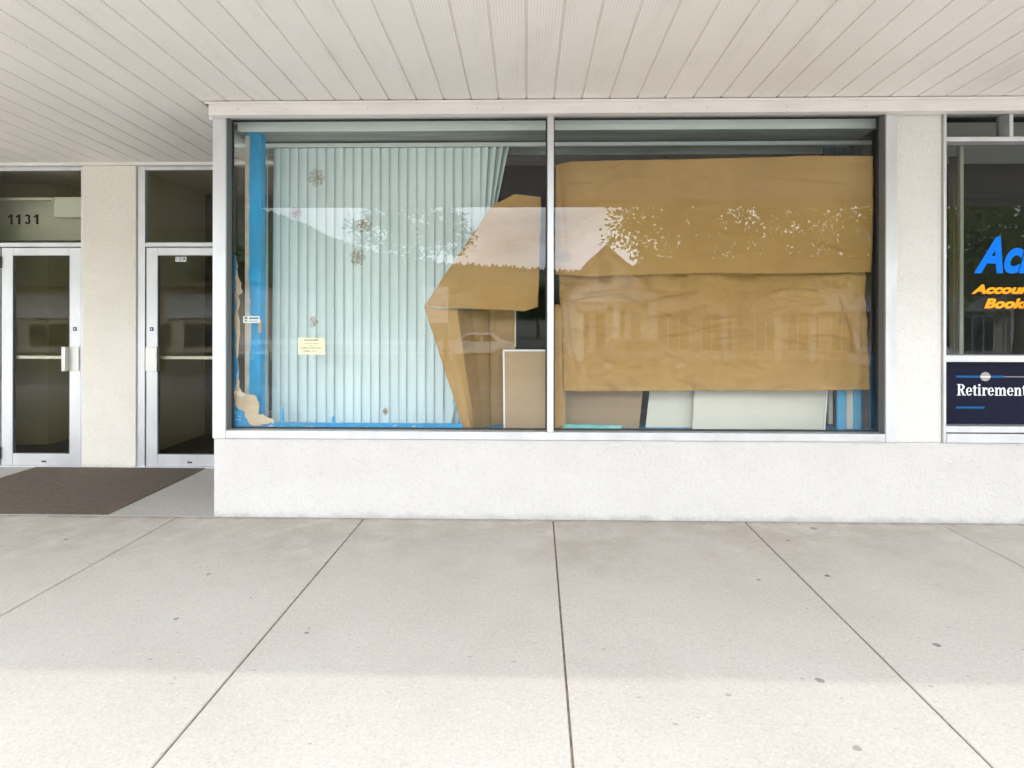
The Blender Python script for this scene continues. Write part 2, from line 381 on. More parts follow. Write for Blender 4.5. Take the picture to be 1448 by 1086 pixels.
# sidewalk slabs with real joints
jx = [X(513, YW, 730), X(782, YW, 735), X(1050, YW, 738)]
p = (jx[2] - jx[0]) / 2
xs = [jx[1] + p * k for k in range(-9, 9)]
b = MB()
g = .0042; ch = .005; SK = .015           # the joints run a touch askew to the wall
for a, c in zip(xs[:-1], xs[1:]):
    a += g; c -= g
    prof = [(a, -.05), (a, -ch), (a + .002, -.002), (a + ch, 0), (c - ch, 0), (c - .002, -.002), (c, -ch), (c, -.05)]
    b.prism([(x + SK * (-.78 - YW), -.78, z) for x, z in reversed(prof)], (SK * (YW - .004 + .78), YW - .004 + .78, 0))
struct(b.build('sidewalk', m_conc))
struct(MB().box(xs[0], xs[-1], -.77, YW - .01, -.15, -.007).build('sidewalk_joint', m_joint))
struct(MB().box(XLL, XL + .3, YW + .004, YR + .4, -.1, 0).build('recess_floor', m_conc2, bevel=.004))
struct(MB().box(-60, 60, -.96, -.79, -.3, -.002).build('kerb', m_curb, bevel=.02))
# road and far ground
def strip(y0, y1, dz, n=12, x0=-60, x1=60):
    return MB().grid(lambda u, v: (x0 + (x1 - x0) * u, y0 + (y1 - y0) * v, gz(y0 + (y1 - y0) * v) + dz), 2, n)
struct(strip(-16.4, -.97, .004).build('road', m_asph))
for nm, yy, w in (('road_line', -8.6, .12), ('road_line', -8.9, .12), ('road_line', -13.9, .10)):
    struct(strip(yy - w, yy, .009, 1).build(nm, m_paint))
for k in range(12):
    x = 3.5 + (k - 6) * 2.9
    b = MB(); b.prism([(x - 2, -5.1, gz(-5.1) + .012), (x - 1.9, -5.1, gz(-5.1) + .012), (x + .1, -1.0, gz(-1.0) + .012), (x, -1.0, gz(-1.0) + .012)], (0, 0, .001))
    struct(b.build('road_line', m_paint))
struct(MB().box(-60, 60, -22, -16.41, -1.4, -.80).build('far_sidewalk', m_curb, bevel=.02))
def gfn(u, v):
    x = -1500 + 3000 * u; y = -1500 + 3000 * v
    return (x, y, -.98 if y < -1 else -.5)
struct(MB().grid(gfn, 30, 30).build('ground', m_earth))

# distant hill ridge (seen mirrored in the glass)
HV = 420.0
prof = [(-900, 120), (-300, 190), (0, 225), (200, 262), (300, 282), (370, 298), (430, 319), (480, 341), (530, 358), (600, 371), (660, 378), (760, 383), (900, 388), (1100, 380), (1400, 372), (1800, 350), (2600, 330)]
def ridge(x):
    pts = [(X(a, HV), Z(c, HV, a)) for a, c in prof]
    for (a, za), (c, zc) in zip(pts[:-1], pts[1:]):
        if a <= x <= c: return za + (zc - za) * (x - a) / (c - a)
    return pts[0][1] if x < pts[0][0] else pts[-1][1]
def hf(u, v):
    x = -760 + 1620 * u; y = 9.16 - (HV - 130 + 330 * v)
    k = min(1, v / .394); prof_k = math.sin(k * math.pi / 2) if v <= .394 else math.cos((v - .394) / .606 * math.pi / 2)
    return (x, y, -1.5 + (ridge(x) + 1.5) * prof_k + noise.noise(Vector((x * .02, y * .02, 0))) * 2)
struct(MB().grid(hf, 160, 24).build('hill', m_hill, smooth=True))
b = MB()
for k in range(3600):
    x = random.uniform(-420, 560); d = random.uniform(-.12, .06)
    q = hf((x + 760) / 1620, .38 + d); h = random.uniform(.8, 2.6); r = h * random.uniform(.35, .6)
    n = 5; a0 = random.random() * 6
    vs = [(q[0] + r * math.cos(a0 + i * math.tau / n), q[1] + r * math.sin(a0 + i * math.tau / n), q[2] - .5) for i in range(n)] + [(q[0], q[1], q[2] + h)]
    b.add(vs, [(i, (i + 1) % n, n) for i in range(n)])
tag(b.build('forest', m_hill), 'dark conifer forest covering the distant hillside', 'forest', kind='stuff')

# ------------------------------------------------------------------ the shop building
bd = empty('shop_building', (0, 7, 0), 'white stucco shopfront building with ribbed soffit canopy over the sidewalk', 'building')
z_sill = Z(622.5, YW, 784); z_top = Z(160, 4.40, 784); z_sof = Z(143, 4.44, 784)
SLOPE = .04
def sof(y): return z_sof + (4.44 - y) * SLOPE
xp0, xp1 = X(1267, YW, 380), X(1331.5, YW, 380)           # stucco pillar between the windows
w = MB()
w.box(XL, XR, YW, YW + .16, -.05, z_sill)
w.build('stucco_wall', m_stucco, bd, bevel=.008)
MB().box(XL, XL + .14, YW + .162, YR - .05, -.05, z_sill).build('side_wall', m_stucco, bd)
MB().box(xp0, xp1, YW - .002, YW + .16, z_sill + .001, z_top + .09).build('pillar', m_pillar, bd, bevel=.006)
px0, px1 = X(121, YR, 450), X(196.5, YR, 450)
zr = Z(235, YR - .03, 160)
MB().box(px0, px1, YR - .05, YR + .12, 0, zr).build('pillar', m_cream, bd, bevel=.006)
MB().box(X(-260, YR), X(-60, YR), YR - .05, YR + .12, 0, zr).build('pillar', m_cream, bd, bevel=.006)
# trim below the soffit
t = MB().box(X(296.5, 4.42, 150), XR, 4.40, 4.474, z_top, z_sof - .003)
t.box(X(292, 4.42, 150), XR, 4.385, 4.40 - .001, z_sof - .02, z_sof - .004)
t.build('header_trim', m_trim, bd, bevel=.004)
MB().box(XL - .035, XL - .002, YW, YR - .06, z_top, sof(5.3) - .02).build('side_trim', m_trim, bd)
t = MB().box(XLL, XL - .04, YR - .075, YR + .1, zr, sof(6.05) + .02)
t.build('recess_trim', m_trim, bd, bevel=.004)
for px in (336, 405, 520, 675, 712, 905, 1000, 1113, 1225): MB().tube([at(px, 153 - (px - 700) * .004, 4.3995), at(px, 153 - (px - 700) * .004, 4.397)], .0032, 6).build('trim_nail', m_darkm, bd)
# soffit panels with modelled grooves
b = MB(); n0 = int((XLL - GX0) / PITCH) - 1; gw = .0052; gd = .010
for k in range(n0, int((XR - GX0) / PITCH) + 1):
    a = GX0 + k * PITCH; c = a + PITCH
    y1 = 4.41 if a > XL - .12 else YR - .06
    wide = .004 if k == 15 else 0
    prof = [(a - gw, gd), (a + gw + wide, gd), (a + gw + .0012 + wide, .0018), (a + gw + .004 + wide, 0), (c - gw - .004, 0), (c - gw - .0012, .0018), (c - gw, gd)]
    n = len(prof)
    vs = [(x, y, sof(y) + z + (.006 if (k == 15 and i in (2, 3) and y < 1) else 0)) for y in (-.02, y1) for i, (x, z) in enumerate(prof)]
    b.add(vs, [(i, i + 1, i + 1 + n, i + n) for i in range(n - 1)])
b.build('soffit', m_soffit, bd)
# canopy: dark deck above, fascia along the street
cb = MB()
cb.prism([(XLL, -.05, sof(0) + .02), (XLL, YR + .2, sof(YR) + .02), (XLL, YR + .2, sof(0) + .30), (XLL, -.05, sof(0) + .30)], (XR - XLL, 0, 0))
cb.build('canopy_deck', m_trim, bd)
z_edge = EYE + 155 * (2 * YG) / F
MB().box(XLL, XR, -.09, -.052, z_edge, sof(0) + .42).build('canopy_fascia', m_trim, bd, bevel=.006)

# --- display window
fr = MB()
xa, xb = XL, X(319, YF, 380); xc, xd = X(1253, YF, 380), xp0 - .004
zt0 = z_top + .018; ZH = z_top + .08; zb1 = Z(611.5, YF, 784)
fr.box(xa, xb, YF, YG + .03, z_sill + .002, ZH)
fr.box(xc, xd, YF, YG + .03, z_sill + .002, ZH)
fr.box(xb + .0005, xc - .0005, YF + .004, YG + .03, zt0, ZH - .002)
fr.box(xb + .0005, xc - .0005, YF + .004, YG + .03, z_sill + .003, zb1)
dw = fr.build('display_window', m_alu, bd, bevel=.003)
tag(dw)
xm0, xm1 = X(774, YF, 380), X(783, YF, 380)
MB().box(xm0, xm1, YF - .004, YG + .028, zb1 + .001, zt0 - .001).build('mullion', m_alu, dw, bevel=.003)
gk = MB()
for a, c in ((xb, xm0), (xm1, xc)):
    gk.box(a + .001, a + .010, YG - .012, YG + .012, zb1 + .001, zt0 - .001); gk.box(c - .010, c - .001, YG - .012, YG + .012, zb1 + .001, zt0 - .001)
    gk.box(a + .0105, c - .0105, YG - .012, YG + .012, zb1 + .001, zb1 + .010); gk.box(a + .0105, c - .0105, YG - .012, YG + .012, zt0 - .010, zt0 - .001)
gk.build('gasket', m_gasket, dw)
for a, c in ((xb + .0005, xb + .004), (xc - .004, xc - .0005)): MB().box(a, c, YF + .014, YG - .0125, zb1 + .001, zt0 - .001).build('jamb_shade', m_alud, dw)  # dark strips painted as the shade inside the jamb reveals
for a, c in ((xb, xm0), (xm1, xc)):
    MB().box(a + .004, c - .004, YG - .003, YG + .003, zb1 + .004, zt0 - .004).build('glass_pane', m_glass, dw)
# glazed return into the recess
fr = MB()
fr.box(XL + .001, XL + .06, YR - .14, YR - .055, z_sill + .002, z_top - .002)
fr.box(XL + .001, XL + .06, YG + .0305, YR - .141, z_sill + .002, z_sill + .05)
fr.box(XL + .001, XL + .06, YG + .0305, YR - .141, z_top - .05, z_top - .003)
sw = fr.build('side_window', m_alu, bd, bevel=.003)
MB().box(XL + .027, XL + .033, YG + .032, YR - .142, z_sill + .051, z_top - .051).build('glass_pane', m_glass, sw)

# --- office window on the right
fr = MB(); xo0 = xp1 + .003; xo1 = X(1338.5, YF, 400); PX = 1390
def ZO(py): return Z(py, YF, PX)
fr.box(xo0, xo1, YF, YG + .03, z_sill + .002, ZH)
fr.box(xo1 + .0005, XR, YF + .003, YG + .03, zt0, ZH - .002)
fr.box(xo1 + .0005, XR, YF + .003, YG + .03, ZO(199.5), ZO(193))
fr.box(xo1 + .0005, XR, YF + .003, YG + .03, ZO(512), ZO(502.5))
fr.box(xo1 + .0005, XR, YF + .003, YG + .03, ZO(612), ZO(603))
fr.box(xo1 + .0005, XR, YF - .006, YG + .03, z_sill + .003, ZO(613.5))
fr.box(X(1427.5, YF), X(1433, YF), YF + .001, YG + .03, ZO(192.8), zt0 - .0005)
ow = fr.build('office_window', m_alu, bd, bevel=.003)
MB().box(xo1 + .002, XR, YG - .003, YG + .003, ZO(503), ZO(199)).build('glass_pane', m_oglass, ow)
MB().box(xo1 + .002, XR, YG - .003, YG + .003, ZO(194), zt0 - .001).build('transom_pane', m_oglass, ow)
YT = YG - .0032
def tx(px): return X(px, YT, 400)
def tz(py): return Z(py, YT, 1400)
text('blue_lettering', 'Acl', m_txtb, ow, tx(1377), tz(384), tz(335) - tz(384), tx(1463) - tx(1377), YT - .001, .36, .035)
text('orange_lettering', 'Accounting', m_txto, ow, tx(1374), tz(414.5), tz(402.5) - tz(414.5), tx(1496) - tx(1374), YT - .0022, .3, .040)
text('orange_lettering', 'Bookkeeping', m_txto, ow, tx(1392), tz(435), tz(422) - tz(435), tx(1526) - tx(1392), YT - .0022, .3, .040)
text('lettering_outline', 'Accounting', m_txty, ow, tx(1374) - .004, tz(414.5) - .004, tz(402.5) - tz(414.5), tx(1496) - tx(1374), YT - .0006, .3, .035)
text('lettering_outline', 'Bookkeeping', m_txty, ow, tx(1392) - .004, tz(435) - .004, tz(422) - tz(435), tx(1526) - tx(1392), YT - .0006, .3, .035)

# --- recess doors and transoms
def Zr(py, px=100): return Z(py, YR, px)
def Xr(px): return X(px, YR, 500)
def door(name, jl, jr, l0, l1, hinge_left, xg):
    """aluminium glazed door: leaf frame plus glass, bar, pull, hinges"""
    zb, zt = .012, Zr(350.5, 100)
    d = MB(); st = (X(24, YR) - X(5, YR)) * .82; y0, y1 = YR - .02, YR + .025
    zr0 = Zr(641, 60); zr1 = Zr(361.5, 60)
    d.box(l0, l0 + st, y0, y1, zb, zt); d.box(l1 - st, l1, y0, y1, zb, zt)
    d.box(l0 + st + .0005, l1 - st - .0005, y0 + .002, y1, zb, zr0); d.box(l0 + st + .0005, l1 - st - .0005, y0 + .002, y1, zr1, zt)
    o = d.build(name, m_alu, bd, bevel=.003)
    MB().box(l0 + st + .001, l1 - st - .001, YR - .002, YR + .004, zr0 + .001, zr1 - .001).build('glass_pane', m_dglass, o)
    gk = MB(); a, c = l0 + st + .001, l1 - st - .001
    gk.box(a, a + .012, YR - .014, YR - .003, zr0 + .001, zr1 - .001); gk.box(c - .012, c, YR - .014, YR - .003, zr0 + .001, zr1 - .001)
    gk.box(a + .0125, c - .0125, YR - .014, YR - .003, zr0 + .001, zr0 + .012); gk.box(a + .0125, c - .0125, YR - .014, YR - .003, zr1 - .012, zr1 - .001)
    gk.build('gasket', m_gasket, o)
    zbar = Zr(505.5); MB().box(a + .002, c - .002, YR + .012, YR + .05, zbar - .016, zbar + .016).build('push_bar', m_alu, o, bevel=.004)
    s = 1 if hinge_left else -1
    hx = l1 - st / 2 if hinge_left else l0 + st / 2
    zh0, zh1 = Zr(524), Zr(490)
    h = MB(); h.box(hx - st * .5, hx + st * .42, YR - .035, YR - .021, zh0, zh1)
    e = hx - s * st * .62; h.box(e - .018, e + .018, YR - .085, YR - .036, zh0, zh1)
    h.build('pull_handle', m_chrome, o, bevel=.003)
    zl = Zr(465); MB().box(hx - .018, hx + .018, YR - .024, YR - .0205, zl - .018, zl + .018).build('lock_badge', m_badge, o, bevel=.002)
    MB().tube([(hx, YR - .0205, zl), (hx, YR - .028, zl)], .007, 10).build('lock_cylinder', m_chrome, o)
    zl = Zr(652); cxm = (l0 + l1) / 2 + .03; MB().box(cxm - .022, cxm + .022, YR - .0225, YR - .0185, zl - .008, zl + .008).build('floor_lock', m_darkm, o)
    ex = l0 - .006 if hinge_left else l1 + .006
    for py in (371, 640):
        zl = Zr(py); MB().tube([(ex, YR - .028, zl - .055), (ex, YR - .028, zl + .055)], .012, 10).build('hinge', m_darkm, o)
    # fixed frame round the leaf
    f = MB(); zt2 = Zr(343.5)
    f.box(jl, l0 - .008, YR - .03, YR + .06, 0, zt2 if hinge_left else zr - .002); f.box(l1 + .008, jr, YR - .03, YR + .06, 0, zr - .002)
    f.box(l0 - .0078, l1 + .0078, YR - .028, YR + .06, zt + .008, zt2)
    tl_ = jl if hinge_left else l0 - .0078
    f.box(tl_, l1 + .0078, YR - .028, YR + .06, Zr(242, 60), zr - .003)
    tr = f.build('door_frame', m_alu, bd, bevel=.003)
    MB().box(jl if hinge_left else l0, l1, YR - .002, YR + .004, zt2 + .001, Zr(242, 60) - .001).build('transom_pane', m_dglass, tr)
    MB().box(l0, l1, YR - .02, YR - .0, zt2 + .001, zt2 + .009).build('transom_bead', m_gasket, tr)
    return o, tr
w_leaf = Xr(118) - Xr(4.5)
d1, t1 = door('entrance_door', Xr(-14), px0 - .003, Xr(4.5), Xr(116), True, 0)
d2, t2 = door('entrance_door', px1 + .003, Xr(330), Xr(208.5), Xr(323), False, 0)
def arc(cx, cy, rx, ry, a0, a1, n=14): return [(cx + rx * math.cos(R(a0 + (a1 - a0) * i / n)), cy + ry * math.sin(R(a0 + (a1 - a0) * i / n))) for i in range(n + 1)]
def band(o, i): return [(o[k], o[k + 1], i[k + 1], i[k]) for k in range(len(o) - 1)]
def rect(a, c, d, e): return [[(a, d), (c, d), (c, e), (a, e)]]
ONE = rect(.20, .47, 0, 1) + [[(-.04, .82), (-.04, .60), (.20, .72), (.28, 1.0)]]
THREE = band(arc(.30, .73, .30, .27, 160, -80), arc(.30, .73, .06, .09, 160, -80)) + band(arc(.31, .29, .33, .29, 80, -165), arc(.31, .29, .07, .09, 80, -165))
hz0 = Zr(317.3, 35); hs = Zr(303.2, 35) - hz0
for px, gl in ((12, ONE), (23, ONE), (35.2, THREE), (48.5, ONE)):
    b = MB()
    for j, pp in enumerate(gl): b.add([(Xr(px) + x * hs * .95, YR - .0035 - .00003 * j, hz0 + y * hs) for x, y in pp], [tuple(range(len(pp)))])
    b.build('house_number', m_ink, t1)
pl = MB().box(Xr(248), Xr(263.5), YR - .0035, YR - .0022, Zr(370, 255), Zr(362, 255)).build('number_plate', m_white, d2)
text('plate_number', '1131A', m_ink, d2, Xr(249), Zr(368.6, 255), (Zr(363.4, 255) - Zr(368.6, 255)), Xr(262.5) - Xr(249), YR - .0042, 0, .02)
MB().box(Xr(330.3), XL - .01, YR - .002, YR + .004, 0, zr - .002).build('sidelight_pane', m_dglass, bd)
MB().box(XLL, XL - .02, YR - .045, YR + .1, -.002, .010).build('threshold', m_alu, bd, bevel=.002)
MB().box(XLL, Xr(-262), YR - .05, YR + .1, 0, zr).build('stucco_wall', m_cream, bd)
MB().box(Xr(-58), Xr(-15), YR - .0, YR + .1, 0, zr).build('side_panel', m_alu, bd)

# --- interiors
YB = 9.5; ZC = sof(4.44) + .02
iw = MB()
iw.box(XL + .2, 2.62, YB, YB + .1, 0, 3.3)                # back of the shop
iw.box(XL + .001, XL + .1, YR + .13, YB + .1, 0, 3.3)
iw.box(2.66, 2.74, YW + .2, YB + .1, 0, 3.3)
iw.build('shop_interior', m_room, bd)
MB().box(XL + .15, XR, YW + .165, YB + .1, -.08, .02).build('shop_floor', m_floor, bd)
MB().box(XL + .061, XR, YG + .28, YB + .1, z_top + .10, z_top + .16).build('shop_ceiling', m_room, bd)
hw = MB(); xpm = (px0 + px1) / 2
hw.box(XLL, xpm, 9.4, 9.5, 0, 3.3); hw.box(xpm - .05, xpm + .05, YR + .13, 9.4, 0, 3.3); hw.box(XLL - .1, XLL, YW, 9.5, -.1, 3.5)
hw.box(XLL, X(68, 6.95), 6.95, 7.05, 0, 3.3); hw.box(X(68, 6.95) - .1, X(68, 6.95), 7.051, 9.4, 0, 3.3)
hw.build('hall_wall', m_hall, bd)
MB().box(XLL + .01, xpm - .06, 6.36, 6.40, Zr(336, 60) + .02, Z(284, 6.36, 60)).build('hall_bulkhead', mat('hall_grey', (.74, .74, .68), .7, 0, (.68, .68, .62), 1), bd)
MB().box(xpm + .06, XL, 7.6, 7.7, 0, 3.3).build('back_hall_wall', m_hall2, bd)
MB().box(XLL, XL, YR + .13, 9.6, -.08, .004).build('hall_floor', m_floor, bd)
MB().box(XLL, XL + .05, YR + .105, 9.6, zr + .05, zr + .15).build('hall_ceiling', m_offw, bd)
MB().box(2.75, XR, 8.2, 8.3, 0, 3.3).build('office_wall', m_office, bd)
MB().box(XR, XR + .1, YW, YB + .1, -.1, 3.5).build('end_wall', m_stucco, bd)
MB().box(XLL, XR, YB + .11, YB + .2, -.1, 3.6).build('rear_wall', m_stucco, bd)
MB().box(XLL, XR, YR + .25, YB + .2, 3.5, 3.62).build('roof', m_trim, bd)
# bulkhead over the window, seen through the glass
zbh0 = Z(183.5, 4.70, 784)
MB().box(xb - .02, xd, 4.70, 4.72, zbh0, z_top + .098).build('bulkhead', m_header, bd, bevel=.004)
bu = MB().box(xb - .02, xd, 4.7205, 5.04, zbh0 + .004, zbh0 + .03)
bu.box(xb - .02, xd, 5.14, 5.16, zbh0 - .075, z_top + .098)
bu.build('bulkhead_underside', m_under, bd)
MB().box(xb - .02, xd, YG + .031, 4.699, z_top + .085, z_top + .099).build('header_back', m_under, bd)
z_led = Z(598.5, 5.02, 520)
MB().box(XL + .062, 2.64, YG + .05, 5.06, z_led - .03, z_led).build('window_ledge', m_bluechip, bd, bevel=.004)
MB().box(X(327, 4.655), X(664, 4.655), 4.648, 4.668, z_led - .029, Z(598, 4.655, 500)).build('ledge_lip', m_bluechip, bd, bevel=.003)
MB().box(XL + .15, 2.64, 5.04, 5.06, .03, z_led - .031).build('ledge_back', m_room, bd)

# ------------------------------------------------------------------ things behind the glass
# vertical blind: every vane a part
YBL = 5.0
vb = empty('vertical_blind', (X(540, YBL), YBL, z_led), 'pale green vertical blind filling most of the left window pane', 'blind')
zr0, zr1 = Z(208.5, YBL, 520), Z(203, YBL, 520)
MB().box(X(329, YBL), X(1239, YBL), YBL - .02, YBL + .025, zr0, zr1).build('headrail', m_rail, vb, bevel=.004)
zv1 = zr0 - .006; zv0 = z_led + .004
def vane(xc, ang, tilt=0., twist=0., width=.094, top=None, bot=None, yoff=0):
    def fn(u, v):
        s = (u - .5) * width; a = ang + twist * v
        bow = .0028 * (1 - (2 * u - 1) ** 2)
        h = (zv1 if top is None else top); zz = h + ((zv0 if bot is None else bot) - h) * v
        x = s * math.cos(a) - bow * math.sin(a) * -1; y = -s * math.sin(a) - bow * math.cos(a)
        return (xc + x - tilt * (h - zz), YBL + yoff + y, zz)
    MB().grid(fn, 4, 10).build('vane', m_vane, vb, smooth=True)
nV = 22; xv0 = X(401, YBL); pv = (X(671, YBL) - xv0) / (nV - 1)
for k in range(nV):
    vane(xv0 + k * pv, R(14) + random.uniform(-.04, .04), random.uniform(-.003, .003), random.uniform(-.04, .04))
for px, ang, tl in ((683, 30, .05), (695.5, 42, .10), (706, 50, .16), (715, 56, .205)):
    vane(X(px, YBL), R(ang), tl, .1, yoff=.0)
for px, ang, tw in ((391, 40, -.2), (378, 70, .35)):
    vane(X(px, YBL), R(ang), .002, tw)

# blue painted post
YP = 4.78
pst = empty('support_post', (X(360, YP), YP, z_led), 'bright blue painted post with a worn pale edge at left end of window', 'post')
xl, xr2 = X(351.5, YP), X(371, YP)
MB().box(xl, xr2, YP - .03, YP + .06, z_led - .001, zbh0 + .003).build('shaft', m_blue, pst, bevel=.004)
ed = MB(); zz0, zz1 = z_led + .02, zbh0 - .02
def efn(u, v):
    z = zz0 + (zz1 - zz0) * v; wv = .020 + .012 * noise.noise(Vector((0, 0, z * 3.1))) + .006 * noise.noise(Vector((4, 0, z * 14)))
    if .25 < v < .4: wv += .014 * math.sin((v - .25) / .15 * math.pi)
    return (xl - .014 + u * (.014 + max(.004, wv)), YP - .033 + .004 * (1 - u), z)
ed.grid(efn, 2, 90); ed.build('worn_edge', mat('worn_edge', (.50, .47, .42), .7, 0, (.40, .36, .30), 8), pst, solid=.003)
tp = MB().box(X(365, YP - .035), X(369.5, YP - .035), YP - .037, YP - .0335, Z(470, YP, 367), Z(452, YP, 367)); tp.build('tape_strip', m_torn, pst)

# peeling blue sheet and torn paper in the left corner
YS = 4.64
def pts(l, Y): return [at(a, c, Y) for a, c in l]
def jag(l, amp=.9, n=2, seed=1):
    rn = random.Random(seed)
    for _ in range(n):
        o = []
        for (a, c), (d, e) in zip(l, l[1:] + l[:1]):
            L_ = math.hypot(d - a, e - c); k = min(1, L_ / 12) * amp
            o += [(a, c), ((a + d) / 2 + rn.uniform(-k, k), (c + e) / 2 + rn.uniform(-k, k))]
        l = o; amp *= .6
    return l
def poly_sheet(name, l, Y, m, label, cat, th=.0025, group=None):
    o = MB().prism(list(reversed(pts(jag(l, 2.6, 3, len(l)), Y))), (0, th, 0)).build(name, m)
    return tag(o, label, cat, group)
poly_sheet('peeling_sheet', [(327, 345), (330, 349), (333, 362), (335, 374), (335, 400), (336, 430), (335, 470), (337, 510), (335, 545), (336, 560), (334, 566), (337, 576), (344, 580), (351, 594), (354, 601), (372, 603), (372, 609), (327, 609)],
           YS, m_bluechip, 'chipped blue paint sheet along left edge of the display window', 'paint sheet')
poly_sheet('torn_paper', [(333, 366), (336, 376), (341, 400), (343, 413), (337, 418), (336, 440), (337, 500), (339, 540), (341, 552), (346, 556), (356, 558), (363, 562), (366, 568), (365, 586), (372, 585), (377, 590), (386, 592), (390, 598), (377, 600), (370, 601), (354, 601), (350, 594), (345, 581), (336, 577), (332, 570), (331, 562), (334, 545), (334, 500), (333, 440), (333.5, 400)],
           YS - .005, m_torn, 'ragged strip of torn tan paper in bottom left corner of window', 'paper scrap')
poly_sheet('paper_flake', [(391, 602), (405, 597), (420, 598), (444, 597.5), (444, 600), (430, 601.5), (418, 600.5), (415, 606), (412, 608), (404, 602)],
           YS + .03, m_torn, 'small torn paper flake lying on the blue window ledge', 'paper scrap')
for (a, c, y0, lb) in ((397, 400.5, 576, 'thin blue wedge standing on the ledge beside the torn paper'), (468.5, 473, 588, 'short blue clip standing on the ledge below the yellow notice')):
    o = MB().prism(pts([(a, 607), (a + .3, y0 + 3), ((a + c) / 2, y0), (c, y0 + 3), (c, 607)][::-1], YS + .02), (0, .012, 0)).build('ledge_clip', m_bluechip, bevel=.002)
    tag(o, lb, 'clip')

# yellow notice, business card
YI = YG + .006
nt = empty('notice_card', at(440, 501, YI), 'yellow notice card with five typed lines stuck inside left window', 'notice')
MB().box(X(421.5, YI, 490), X(459.5, YI, 490), YI, YI + .001, Z(501.5, YI, 440), Z(477.5, YI, 440)).build('card', m_yellow, nt)
b = MB(); rnd = random.Random(3)
for (y, xA, xB, hh) in ((481, 430, 451, 2.4), (485.2, 431, 452, 1.4), (488.6, 437, 443, 1.5), (492, 425, 454.5, 1.6), (496.4, 428.5, 448, 1.6)):
    x = xA
    while x < xB:
        ww = rnd.uniform(.7, 1.5); e = rnd.uniform(.55, 1.1) * hh / 2
        b.box(X(x, YI, y), X(min(xB, x + ww * .72), YI, y), YI - .0009, YI - .0004, Z(y + e, YI, 440), Z(y - e * rnd.uniform(.5, 1), YI, 440)); x += ww if rnd.random() > .12 else ww * 1.7
b.build('typed_line', m_inkg, nt)
bc = empty('business_card', at(356, 456, YI), 'small white business card stuck to glass before the blue post', 'card')
MB().box(X(344, YI, 450), X(367, YI, 450), YI, YI + .001, Z(456.5, YI, 356), Z(447, YI, 356)).build('card', m_white, bc)
b = MB()
for (x0, x1, y0, y1) in ((345.5, 350, 448.2, 451.5), (345.8, 349.5, 452.6, 454.8), (352, 365.5, 448.8, 451.2)):
    b.box(X(x0, YI, 450), X(x1, YI, 450), YI - .0009, YI - .0004, Z(y1, YI, 356), Z(y0, YI, 356))
b.build('card_print', mat('teal_ink', (.05, .18, .24), .6), bc)
b = MB()
for x in range(5): b.box(X(352 + x * 2.7, YI, 450), X(353.9 + x * 2.7, YI, 450), YI - .0009, YI - .0004, Z(454.8, YI, 356), Z(453.4, YI, 356))
b.build('card_text', m_inkg, bc)

# lacy flower decals
def decal(px, py, r, label, rx=1.0, seed=1, dense=1.0):
    rn = random.Random(seed); Y = YI + .002; c = at(px, py, Y); b = MB(); rr = r / F * Y
    def loop(cx, cz, a, bb, ang, w):
        P = []
        for i in range(15):
            q = i / 14 * math.tau; x = a * math.cos(q) * (1 + .08 * rn.uniform(-1, 1)); z = bb * math.sin(q)
            P.append(Vector((c.x + (cx + x * math.cos(ang) - z * math.sin(ang)) * rx, Y, c.z + cz + x * math.sin(ang) + z * math.cos(ang))))
        b.tube(P, w, 4, False)
    n = 7
    for k in range(n):
        a = k / n * math.tau + rn.uniform(-.15, .15)
        if rn.random() > dense: continue
        d = rr * .60; loop(d * math.cos(a), d * math.sin(a), rr * .38, rr * .25, a, .0016)
        loop(d * .95 * math.cos(a), d * .95 * math.sin(a), rr * .22, rr * .12, a, .0011)
        for j in range(3):
            q = a + rn.uniform(-.3, .3); d2 = rr * rn.uniform(.3, .9); loop(d2 * math.cos(q), d2 * math.sin(q), rr * .08, rr * .07, q, .0011)
    loop(0, 0, rr * .20, rr * .17, 0, .0018); loop(0, 0, rr * .09, rr * .08, 0, .0018)
    tag(b.build('flower_decal', m_decal), label, 'decal', 'lacy brown flower decals on the window glass')
decal(447, 251, 13, 'large lacy brown flower decal highest on the blind window', 1, 1)
decal(418, 301.5, 9, 'small lacy flower decal at left, touching the reflected hill line', 1, 2)
decal(514.5, 317.5, 12, 'lacy brown flower decal within the reflected tree', 1, 3)
decal(506, 363.5, 13, 'tall lacy flower decal just below the reflected tree', .85, 4)
decal(448, 455, 12, 'faded broken flower decal just above the yellow notice', .85, 5, .55)
decal(797.5, 363, 10, 'round lacy flower decal on the right pane by the mullion', 1, 6)
decal(545, 582, 5, 'tiny flower decal near the bottom of the blind', .8, 7)

# kraft paper sheets
def cre(l, Y=4.65): return [((at(a, c, Y).x, at(a, c, Y).z), (at(d, e, Y).x, at(d, e, Y).z), dp, w_) for a, c, d, e, dp, w_ in l]
CR_LOW = cre([(802, 425, 880, 411, .022, .018), (850, 415, 960, 434, -.020, .020), (905, 424, 1010, 408, .018, .022), (930, 436, 1010, 470, -.016, .03), (985, 452, 1075, 443, .020, .018), (1000, 478, 1090, 470, -.014, .025),
              (820, 470, 905, 455, .010, .03), (1100, 420, 1190, 432, .014, .03), (1120, 480, 1225, 500, -.012, .03), (850, 520, 960, 512, .012, .04), (1030, 520, 1130, 532, .010, .04), (800, 440, 815, 540, .014, .015), (1190, 410, 1222, 520, .014, .02)])
CR_UP = cre([(800, 262, 880, 250, .008, .03), (930, 300, 1050, 288, -.008, .03), (1100, 250, 1225, 262, .008, .03), (1150, 340, 1230, 360, .012, .03), (860, 360, 960, 372, .012, .03), (790, 250, 800, 380, .010, .02)])
CR_L = cre([(640, 360, 750, 372, .010, .025), (612, 420, 690, 400, .010, .02), (700, 300, 720, 430, .008, .03)])
YK = 4.615
